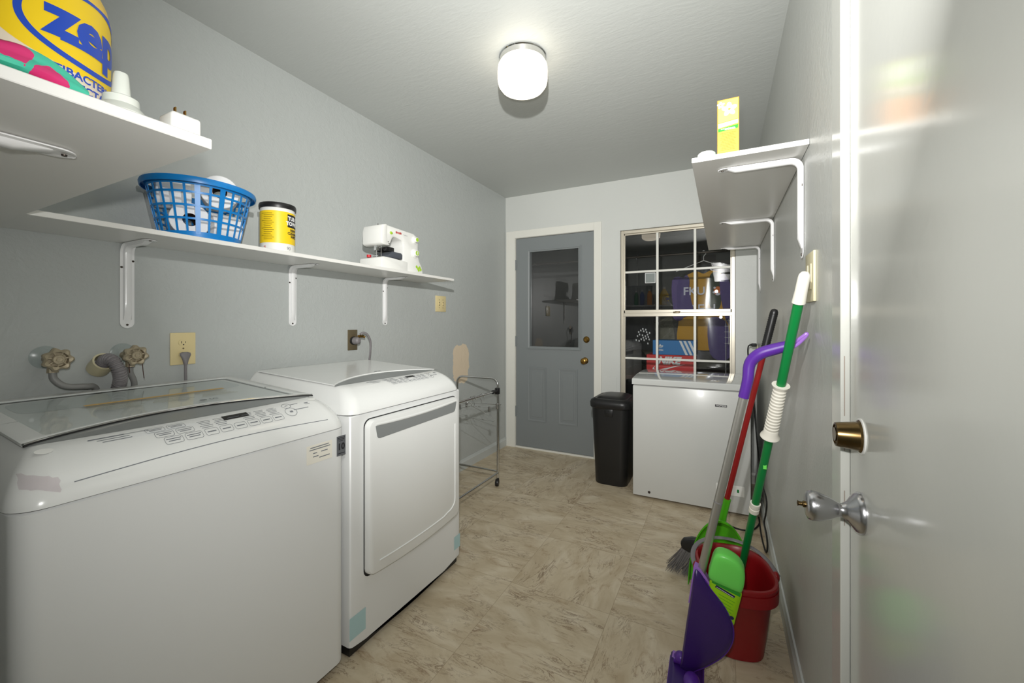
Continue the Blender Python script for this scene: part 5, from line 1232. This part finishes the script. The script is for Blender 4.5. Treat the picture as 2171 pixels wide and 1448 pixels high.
mb.map(lambda v: Vector((1.953+v.x*0.95, 1.885+v.y-0.10*v.x, v.z))); mb.build('sponge_head', M['orange'], gm)
mb = MB(); mb.prism([Vector((1.968, 1.700, 0.03)), Vector((2.012, 1.700, 0.03)), Vector((2.008, 1.693, 0.225)), Vector((1.972, 1.693, 0.228))], (0, 0.028, 0), bev=0.004)
tag(mb.build('cleaning_sponge', M['orange']), 'orange sponge block upright in the red bucket', 'sponge')

# red-poled broom with grey bristles
rt, rb = (2.100, 2.040, 1.262), (1.862, 2.140, 0.110)
br = thing('broom', 'broom with red pole, black textured grip and grey splayed bristles', 'broom', (1.80, 2.14, 0))
d = (Vector(rb)-Vector(rt)).normalized()
pole(at_z(rt, rb, 1.115), rb, 0.0115, M['redpole'], 'pole', br)
L1 = (at_z(rt, rb, 1.085)-Vector(rt)).length
prof = [(0.002, -0.004), (0.010, -0.001), (0.0145, 0.007), (0.0158, 0.018)]
for k in range(16): s_ = 0.022+(L1-0.03)*k/16; prof += [(0.0150, s_), (0.0164, s_+0.004)]
prof += [(0.0155, L1), (0.011, L1)]
mb = MB(); mb.lathe(prof, rt, d, 24); mb.build('grip', M['dark'], br)
mb = MB(); mb.prism([Vector((x, 2.118, z)) for x, z in ((1.730, 0.126), (1.724, 0.150), (1.738, 0.172), (1.775, 0.184), (1.850, 0.190), (1.874, 0.170), (1.862, 0.105), (1.800, 0.098))], (0, 0.034, 0), bev=0.007); mb.build('broom_head', M['dark'], br)
mb = MB(); random.seed(3)
for i in range(260):
    u_ = random.random(); v_ = random.random()
    top = Vector((1.732+0.115*u_, 2.122+0.026*v_, 0.128-0.02*u_))
    bot = Vector((1.664+0.150*u_+0.012*random.uniform(-1, 1), 2.085+0.08*v_+0.01*random.uniform(-1, 1), 0.003+0.010*random.random()+0.018*(1-u_)))
    mid = top.lerp(bot, 0.5)+Vector((0.006, 0, 0.004))
    mb.tube([top, mid, bot], [0.0017, 0.0016, 0.0009], 4)
tag(mb.build('bristles', M['bristle'], br), kind='stuff')
# dustpan clipped on the broom pole, standing behind the bucket
dp = thing('dustpan', 'grass-green dustpan clipped upright on the red broom pole', 'dustpan', (1.87, 2.10, 0))
def dpt(u_, v_, o_=0.0):   # u across, v up the pan, o towards the camera
    return Vector((1.888+u_+0.035*v_, 2.075+0.020*v_-o_, 0.020+v_*0.99))
def dome(t, ins=0.0):   # outline of the pan
    W2, Hh = 0.124-ins, 0.318-ins
    x = -W2*math.cos(t); z = Hh*max(0, math.sin(t))**0.80
    return x, z
n = 36
o0 = [dome(PI*k/n) for k in range(n+1)]; o1 = [dome(PI*k/n, 0.014) for k in range(n+1)]
mb = MB()
mb.rings([[dpt(x, z, 0.050) for x, z in o0], [dpt(x, z, 0.054) for x, z in o0], [dpt(x*0.97, z*0.97, 0.052) for x, z in o0], [dpt(x*0.93, z*0.92, 0.006) for x, z in o0], [dpt(x*0.92, z*0.90, 0.003) for x, z in o0]], False, True, closed=False)
mb.rings([[dpt(x, z, 0.050) for x, z in o0], [dpt(x*0.955, z*0.945, 0.001) for x, z in o0]], False, True, closed=False)
mb.build('pan', M['pan'], dp, smooth=0.8, recalc=True)
hA = at_z(rt, rb, 0.405); hB = dpt(0.005, 0.255, 0.02)
hA = hA + Vector((0, 0, 0))
mb = MB(); d3 = (at_z(rt, rb, 0.30)-hA).normalized(); L4 = (at_z(rt, rb, 0.285)-hA).length
mb.lathe([(0.0122, 0), (0.0170, 0), (0.0170, L4*0.7), (0.022, L4), (0.0122, L4)], hA, d3, 20); mb.build('clip_handle', M['pan'], dp)

# spray mop
sj = Vector((1.776, 1.530, 0.052)); sb = Vector((1.965, 1.460, 0.987))
sm2 = thing('spray_mop', 'purple spray mop with silver pole and green bottle leaning on the wall', 'mop', (1.79, 1.52, 0))
pole(at_z(sj, sb, 0.34), sb, 0.0128, M['alu'], 'pole', sm2)
mb = MB(); k0 = at_z(sj, sb, 0.625); mb.lathe([(0.0131, 0), (0.0133, 0.001), (0.0133, 0.003), (0.0131, 0.004)], k0, sb-sj, 20); mb.build('pole_joint', M['greyplast'], sm2)
mb = MB(); mb.tube([at_z(sj, sb, 0.975), at_z(sj, sb, 1.03), (1.980, 1.457, 1.082), (2.005, 1.452, 1.112), (2.042, 1.446, 1.128), (2.078, 1.438, 1.140)], [0.0150, 0.0155, 0.0165, 0.0180, 0.0175, 0.0155], 16, sm=6); mb.build('handle', M['purple'], sm2)
mb = MB()
loop = [(2.070, 1.440, 1.137), (2.092, 1.433, 1.152), (2.112, 1.424, 1.170), (2.118, 1.423, 1.176), (2.116, 1.424, 1.168), (2.098, 1.432, 1.145), (2.074, 1.440, 1.126)]
mb.tube(loop, 0.0050, 10, sm=5); mb.build('hang_loop', M['purple_l'], sm2)
# body shroud: half-teardrop, outline in the pole plane
ax_ = (sb-sj).normalized(); side = Vector((0, -1, 0)).cross(ax_).normalized()
if side.x < 0: side = -side
frontv = side.cross(ax_).normalized()
if frontv.y > 0: frontv = -frontv
def bp(s_, t_, o_=0.0): return sj + ax_*s_ + side*t_ + frontv*o_
outl = [(-0.025, 0.004), (0.06, -0.002), (0.15, -0.009), (0.25, -0.015), (0.335, -0.020), (0.341, -0.008), (0.322, 0.014), (0.300, 0.038), (0.264, 0.083), (0.222, 0.114), (0.178, 0.128), (0.133, 0.126), (0.087, 0.111), (0.034, 0.080), (0.0, 0.055), (-0.020, 0.040), (-0.030, 0.022)]
def smooth_outline(o, n=4):
    P = []; m = len(o)
    for i in range(m-1):
        p0 = Vector(o[max(i-1, 0)]); p1 = Vector(o[i]); p2 = Vector(o[i+1]); p3 = Vector(o[min(i+2, m-1)])
        for k in range(n):
            t = k/n; P.append(0.5*((2*p1)+(p2-p0)*t+(2*p0-5*p1+4*p2-p3)*t*t+(3*p1-p0-3*p2+p3)*t*t*t))
    P.append(Vector(o[-1])); return [(p.x, p.y) for p in P]
so = smooth_outline(outl)
cS, cT = 0.17, 0.02
def sc_o(f, df=0): return [(cS+(s_-cS)*f, cT+(t_-cT)*f) for s_, t_ in so]
mb = MB(); mb.rings([[bp(s_, t_, -0.016) for s_, t_ in sc_o(0.94)], [bp(s_, t_, -0.012) for s_, t_ in so], [bp(s_, t_, 0.018) for s_, t_ in so], [bp(s_, t_, 0.026) for s_, t_ in sc_o(0.95)], [bp(s_, t_, 0.030) for s_, t_ in sc_o(0.82)]])
mb.build('body', M['purple_d'], sm2, smooth=0.7)
mb = MB(); mb.rings([[bp(s_, t_, -0.022) for s_, t_ in ((0.215, -0.013), (0.345, -0.023), (0.342, -0.002), (0.325, 0.016), (0.300, 0.038))], [bp(s_, t_, 0.016) for s_, t_ in ((0.215, -0.0165), (0.350, -0.026), (0.348, -0.002), (0.330, 0.018), (0.304, 0.040))]])
mb.build('collar', M['purple_l'], sm2, smooth=0.3)
# edge piping
mb = MB(); mb.tube([bp(s_, t_, 0.019) for s_, t_ in so[24:]], 0.0022, 6); mb.build('edge_trim', M['purple'], sm2)
# refill bottle tucked in the body
def bt(s_, t_, o_=0.0): return sj + ax_*s_ + side*t_ + frontv*o_
bo = thing('refill_bottle', 'light green cleaner bottle clipped upside down in the spray mop', 'bottle', bt(0.28, 0.08))
def bprof(s0, s1, t0, t1, o0, o1, m, name, parent, topcurve=0.0):
    mb = MB(); R = []
    for f, ins in ((0.0, 0.006), (0.12, 0.0), (0.88, 0.0), (1.0, 0.006)):
        o_ = o0+(o1-o0)*f
        pts_ = []
        for s_, t_ in rrect(s0+ins, t0+ins, s1-ins, t1-ins, 0.012, 5):
            if s_ > (s0+s1)/2: s_ -= topcurve*max(0, (t_-t0)/(t1-t0)-0.45)**1.6
            pts_.append(bt(s_, t_, o_))
        R.append(pts_)
    mb.rings(R); return mb.build(name, m, parent, smooth=0.8)
capo = [(0.334, 0.024), (0.380, 0.020), (0.418, 0.024), (0.432, 0.042), (0.433, 0.068), (0.424, 0.094), (0.405, 0.112), (0.375, 0.120), (0.340, 0.121), (0.330, 0.112), (0.329, 0.070)]
co = smooth_outline(capo[-1:]+capo+capo[:2], 5)[5:-6]
def cscale(f): return [(0.38+(s_-0.38)*f, 0.07+(t_-0.07)*f) for s_, t_ in co]
mb = MB(); mb.rings([[bt(s_, t_, o_) for s_, t_ in cscale(f)] for f, o_ in ((0.86, -0.028), (0.96, -0.025), (1.0, -0.016), (1.0, 0.014), (0.96, 0.022), (0.86, 0.026), (0.6, 0.028))])
mb.build('bottle_base', M['bottle_g'], bo, smooth=0.9)
bprof(0.205, 0.334, 0.028, 0.122, -0.022, 0.020, M['label_g'], 'label', bo)
mb = MB(); mb.poly([bt(s_, t_, 0.0209) for s_, t_ in ((0.331, 0.034), (0.331, 0.118), (0.318, 0.118), (0.325, 0.034))]); mb.build('green_band', M['label_dg'], bo, smooth=0)
mb = MB(); mb.poly([bt(s_, t_, 0.0213) for s_, t_ in ((0.324, 0.048), (0.314, 0.105), (0.305, 0.103), (0.315, 0.046))]); nb = mb.build('navy_block', M['navy'], bo, smooth=0)
mb = MB(); mb.poly([bt(s_, t_, 0.0217) for s_, t_ in ((0.3185, 0.050), (0.3090, 0.102), (0.3075, 0.1018), (0.3170, 0.0498))]); mb.build('white_line', M['white_ink'], nb, smooth=0)
mb = MB()
for k in range(6):
    s0 = 0.298-0.010*k; mb.poly([bt(s_, t_, 0.0209) for s_, t_ in ((s0, 0.060), (s0-0.006, 0.110-0.004*(k % 3)), (s0-0.0072, 0.1098-0.004*(k % 3)), (s0-0.0012, 0.0598))])
mb.build('small_print', M['label_dg'], bo, smooth=0)
for t_ in (0.087, 0.110):
    mb = MB(); mb.poly([bt(0.240+0.006*math.cos(a)-0.10*(t_-0.087), t_+0.007*math.sin(a), 0.0210) for a in [2*PI*k/20 for k in range(20)]]); mb.build('round_mark', M['navy'], bo, smooth=0)
mb = MB(); R = []
for s_, r_ in ((0.207, 0.034), (0.190, 0.032), (0.170, 0.024), (0.150, 0.018)):
    R.append([bt(s_, 0.078+r_*1.15*math.cos(a), -0.002+r_*0.55*math.sin(a)) for a in [2*PI*k/24 for k in range(24)]])
mb.rings(R); mb.build('bottle_cap', M['bottle_g'], bo)
# swivel joint and mop head
mb = MB(); mb.sphere(sj+Vector((0, 0, -0.004)), (0.021, 0.021, 0.020)); mb.tube([sj+Vector((-0.022, 0, -0.012)), sj+Vector((0.022, 0, -0.012))], 0.014, 14); mb.build('swivel_joint', M['purple'], sm2)
mb = MB(); hx0, hx1, hy0, hy1 = 1.742, 1.846, 1.310, 1.585
R = []
for z, ins in ((0.004, 0.004), (0.010, 0), (0.022, 0), (0.027, 0.006), (0.029, 0.018)):
    R.append([Vector((x-0.02*(y-1.5), y, z)) for x, y in rrect(hx0+ins, hy0+ins, hx1-ins, hy1-ins, 0.010, 4)])
mb.rings(R); mb.build('head_plate', M['purple_d'], sm2, smooth=0.5)
mb = MB(); R = [[Vector((x-0.02*(y-1.5), y, z)) for x, y in rrect(hx0-0.004, hy0-0.004, hx1+0.004, hy1+0.003, 0.010, 4)] for z in (0.0005, 0.007)]
mb.rings(R); mb.build('head_pad', M['purple'], sm2, smooth=0.5)
mb = MB(); mb.poly([Vector((x, y, z)) for x, y, z in ((1.746, 1.578, 0.0296), (1.746, 1.545, 0.0296), (1.760, 1.540, 0.0296), (1.790, 1.560, 0.0296), (1.788, 1.576, 0.0296))]); mb.build('corner_tab', M['purple_l'], sm2, smooth=0)
mb = MB(); mb.sphere((1.815, 1.462, 0.034), (0.026, 0.036, 0.020)); mb.build('spray_cover', M['purple'], sm2)

# ------------------------------------------------------------------ adjoining room: things behind the window
mb = MB(); mb.box((1.02, 3.80, 0.700), (2.25, 4.82, 0.735), 0.004)
tb = thing('storage_table', 'dark wooden table behind the window panes', 'table', (1.65, 4.3, 0))
mb.build('table_top', M['wood'], tb)
for x in (1.06, 2.21):
    for y in (3.85, 4.70):
        mb = MB(); mb.box((x-0.02, y-0.02, 0), (x+0.02, y+0.02, 0.70), 0.003); mb.build('leg', M['wood'], tb)
ZT = 0.735
nk = thing('shoe_box', 'red shoe box under the blue one behind the window', 'shoe box', (1.49, 4.02, ZT), 'shoe boxes behind the window')
mb = MB(); mb.box((1.285, 3.905, ZT+0.0005), (1.690, 4.20, ZT+0.185), 0.002, 1); mb.build('box_body', M['nike'], nk, smooth=0.3)
FYn = 3.9045
mb = text_mb('NIKE', 0.088, 0.005, shear=0.28, sx=0.95).map(plane_map((1.475, FYn, ZT+0.132), (1, 0, 0), (0, 0, 1), 0.0003)); mb.build('lettering', M['white_ink'], nk, smooth=0)
sw_ = []
A = [(1.620, 0.110), (1.54, 0.085), (1.47, 0.060), (1.42, 0.040), (1.385, 0.028), (1.362, 0.026), (1.345, 0.034), (1.338, 0.050), (1.343, 0.068), (1.360, 0.084)]
B = [(1.352, 0.066), (1.356, 0.056), (1.368, 0.050), (1.390, 0.052), (1.43, 0.062), (1.50, 0.081), (1.56, 0.097)]
mb = MB(); mb.poly([(x, FYn-0.0004, ZT+z) for x, z in smooth_outline(A, 3)+smooth_outline(B, 3)]); mb.build('tick_logo', M['white_ink'], nk, smooth=0)
adb = thing('shoe_box', 'blue shoe box with three white stripes on top of the red box', 'shoe box', (1.53, 4.03, ZT+0.1865), 'shoe boxes behind the window')
ZA = ZT+0.186
mb = MB(); mb.box((1.338, 3.915, ZA), (1.698, 4.18, ZA+0.130), 0.002, 1); mb.build('box_body', M['adidas'], adb, smooth=0.3)
FYa = 3.9145
mb = MB()
for k in range(3):
    x0 = 1.560+0.036*k; mb.poly([(x0, FYa, ZA+0.128), (x0+0.020, FYa, ZA+0.128), (x0+0.075, FYa, ZA+0.002), (x0+0.055, FYa, ZA+0.002)])
mb.build('three_stripes', M['white_ink'], adb, smooth=0)
mb = MB()
for a, l_, w2 in ((PI/2, 0.034, 0.0095), (PI/2+0.85, 0.033, 0.009), (PI/2-0.85, 0.033, 0.009)):
    c, s_ = math.cos(a), math.sin(a); ox, oz = 1.403, ZA+0.062
    pts_ = [(0, 0), (0.35, 0.8), (0.6, 1), (0.85, 0.6), (1, 0), (0.85, -0.6), (0.6, -1), (0.35, -0.8)]
    mb.poly([(ox+c*l_*u_-s_*w2*v_, FYa-0.0002-0.0001*l_, oz+s_*l_*u_+c*w2*v_) for u_, v_ in pts_])
mb.build('trefoil_logo', M['white_ink'], adb, smooth=0)
mb = MB()
for k in range(3): mb.poly([(1.380, FYa-0.0006, ZA+0.066+0.005*k), (1.426, FYa-0.0006, ZA+0.066+0.005*k), (1.426, FYa-0.0006, ZA+0.0675+0.005*k), (1.380, FYa-0.0006, ZA+0.0675+0.005*k)])
mb.build('logo_bars', M['adidas'], adb, smooth=0)
mb = text_mb('adidas', 0.022, 0.0006).map(plane_map((1.402, FYa, ZA+0.043), (1, 0, 0), (0, 0, 1), 0.0005)); mb.build('lettering', M['white_ink'], adb, smooth=0)
# big dark duffel behind the boxes
mb = MB(); R = []
for i in range(21):
    th = PI*i/20; row = []
    for k in range(40):
        ph_ = 2*PI*k/40; f = 1+0.035*math.sin(5*ph_+3*th)+0.025*math.sin(11*ph_)
        row.append(Vector((1.62+0.50*math.sin(th)*math.cos(ph_)*f, 4.56+0.19*math.sin(th)*math.sin(ph_)*f, ZT+0.245-0.245*math.cos(th)*(1 if math.cos(th) > 0 else 1.35))))
    R.append(row)
mb.rings(R); tag(mb.build('duffel_bag', M['bagdark'], smooth=1.2), 'big dark olive bag slumped behind the shoe boxes', 'bag')
# black clothes with white pattern at the left
ck = thing('hanging_garment', 'black garment with white printed pattern behind the lower left panes', 'garment', (1.13, 4.30, 0.94))
mb = MB(); R = []
for i in range(13):
    z = 0.94+0.64*i/12; wd_ = 0.19-0.04*(i/12); R.append([Vector((1.13+wd_*math.cos(a)*(1+0.06*math.sin(4*a+i)), 4.30+0.07*math.sin(a)*(1+0.15*math.sin(6*a)), z)) for a in [2*PI*k/32 for k in range(32)]])
mb.rings(R); mb.build('cloth', M['clothblk'], ck, smooth=1.2)
mb = MB(); random.seed(5)
for r_ in range(7):
    for c_ in range(9):
        if (r_+c_) % 2: continue
        x = 1.13+0.014*c_+0.006*r_; z = 1.03+0.02*r_-0.004*c_
        if random.random() < 0.75: mb.poly([(x, 4.222, z), (x+0.012, 4.222, z-0.003), (x+0.012, 4.222, z+0.014), (x, 4.222, z+0.016)])
mb.build('print', M['white_ink'], ck, smooth=0)
# jersey in a clear garment bag on a hanger
jx = 1.745; jy = 4.28
js = thing('sports_jersey', 'purple and gold sports jersey in clear plastic hanging behind the right panes', 'jersey', (jx, jy, 1.0))
def slab(pts, y, d_, m, name, parent=None, off=0.0):
    n_ = len(pts); pts = smooth_outline(pts[-1:]+pts+pts[:2], 4)[4:-5]
    mb = MB(); mb.prism([Vector((x, y+0.006*math.sin(23*x+11*z), z)) for x, z in pts], (0, d_, 0)); return mb.build(name, m, parent, smooth=0.5)
torso = [(1.545, 0.98), (1.53, 1.25), (1.575, 1.52), (1.565, 1.62), (1.60, 1.665), (1.68, 1.70), (1.745, 1.675), (1.81, 1.70), (1.90, 1.665), (1.93, 1.60), (1.92, 1.50), (1.96, 1.25), (1.95, 0.98)]
slab(torso, jy, 0.05, M['jersey_y'], 'torso', js)
slab([(1.60, 1.665), (1.565, 1.62), (1.52, 1.50), (1.475, 1.27), (1.56, 1.24), (1.60, 1.40), (1.625, 1.60)], jy-0.03, 0.05, M['jersey_p'], 'left_sleeve', js)
slab([(1.90, 1.665), (1.95, 1.61), (2.00, 1.44), (2.03, 1.22), (1.95, 1.20), (1.90, 1.38), (1.88, 1.58)], jy-0.03, 0.05, M['jersey_p'], 'right_sleeve', js)
slab([(1.80, 1.655), (1.89, 1.655), (1.89, 1.38), (1.84, 1.33), (1.79, 1.40)], jy-0.008, 0.01, M['jersey_g'], 'green_panel', js)
slab([(1.47, 1.62), (1.59, 1.62), (1.64, 1.42), (1.65, 1.30), (1.50, 1.28)], jy-0.036, 0.008, M['jersey_p'], 'purple_panel', js)
slab([(1.79, 1.24), (1.93, 1.22), (1.98, 0.96), (1.92, 0.86), (1.80, 0.92)], jy-0.012, 0.02, M['jersey_p'], 'purple_hem', js)
mb = text_mb('FKU', 0.105, 0.002, sx=1.0).map(plane_map((1.665, jy-0.048, 1.505), (1, 0, 0), (0, 0, 1), 0)); mb.build('chest_lettering', M['white_ink'], js, smooth=0)
mb = text_mb('OFH', 0.125, 0.0, sx=1.1).map(plane_map((1.715, jy-0.022, 1.335), (1, 0, 0), (0, 0, 1), 0.0006)); mb.build('name_lettering', M['white_ink'], js, smooth=0)
mb = flat_poly(ellipse(0, 0, 0.034, 0.042, 24)).map(plane_map((1.865, jy-0.020, 1.505), (1, 0, 0), (0, 0, 1), 0)); pt = mb.build('emblem_patch', M['orange'], js, smooth=0)
mb = MB()
for a, b, c, d_ in ((-0.030, -0.012, 0.014, 0.010), (0.030, -0.012, 0.014, 0.010), (0, -0.030, 0.020, 0.012), (-0.026, 0.030, 0.010, 0.010), (0.026, 0.030, 0.010, 0.010)):
    mb.poly([(1.865+a+c*math.cos(t), jy-0.021, 1.505+b+d_*math.sin(t)) for t in [2*PI*k/14 for k in range(14)]])
mb.build('emblem_patches', M['white_ink'], pt, smooth=0)
mb = MB(); R = []
for z, w0, w1 in ((0.84, 1.60, 2.02), (1.0, 1.50, 2.05), (1.30, 1.46, 2.05), (1.62, 1.50, 2.02), (1.70, 1.60, 1.93), (1.745, 1.70, 1.80)):
    R.append([Vector(((w0+w1)/2+(w1-w0)/2*math.cos(a), jy-0.005+0.062*math.sin(a)*(1+0.12*math.sin(5*a+z*9)), z)) for a in [2*PI*k/40 for k in range(40)]])
mb.rings(R, False, False); mb.build('garment_bag', M['plasticbag'], js, smooth=1.2)
mb = MB(); mb.tube([(1.50, jy+0.02, 1.71), (1.745, jy+0.02, 1.80), (1.99, jy+0.02, 1.70)], 0.004, 8); mb.tube([(1.745, jy+0.02, 1.80), (1.745, jy+0.02, 1.84), (1.765, jy+0.02, 1.87), (1.745, jy+0.02, 1.895), (1.725, jy+0.02, 1.875)], 0.003, 8, sm=4); mb.build('hanger', M['plastic_w'], js)
mb = MB(); mb.tube([(-0.89, jy+0.02, 1.878), (3.09, jy+0.02, 1.878)], 0.012, 12)
tag(mb.build('closet_rail', M['screw']), 'dark hanging rail across the room behind the window', 'rail')
mb = MB(); mb.tube([(1.13, 4.30, 1.57), (1.13, 4.30, 1.84), (1.115, 4.30, 1.89), (1.13, 4.30, 1.905), (1.145, 4.30, 1.885)], 0.003, 8); mb.build('hanger_hook', M['chrome'], ck)
# white wire basket
wb = MB()
for k in range(6): wb.tube([(1.93+0.02*k, 4.05, 1.02), (1.93+0.02*k, 4.05, 1.24)], 0.0016, 5)
for k in range(5): wb.tube([(1.92, 4.05, 1.03+0.05*k), (2.04, 4.05, 1.03+0.05*k)], 0.0016, 5)
for k in range(5): wb.tube([(2.04, 4.05, 1.03+0.05*k), (2.04, 4.16, 1.03+0.05*k)], 0.0016, 5)
wb.tube([(1.93, 4.05, 0.736), (1.93, 4.05, 1.03)], 0.002, 5); wb.tube([(2.03, 4.05, 0.736), (2.03, 4.05, 1.03)], 0.002, 5)
tag(wb.build('wire_rack', M['plastic_w']), 'white wire rack behind the right edge of the window', 'wire rack')
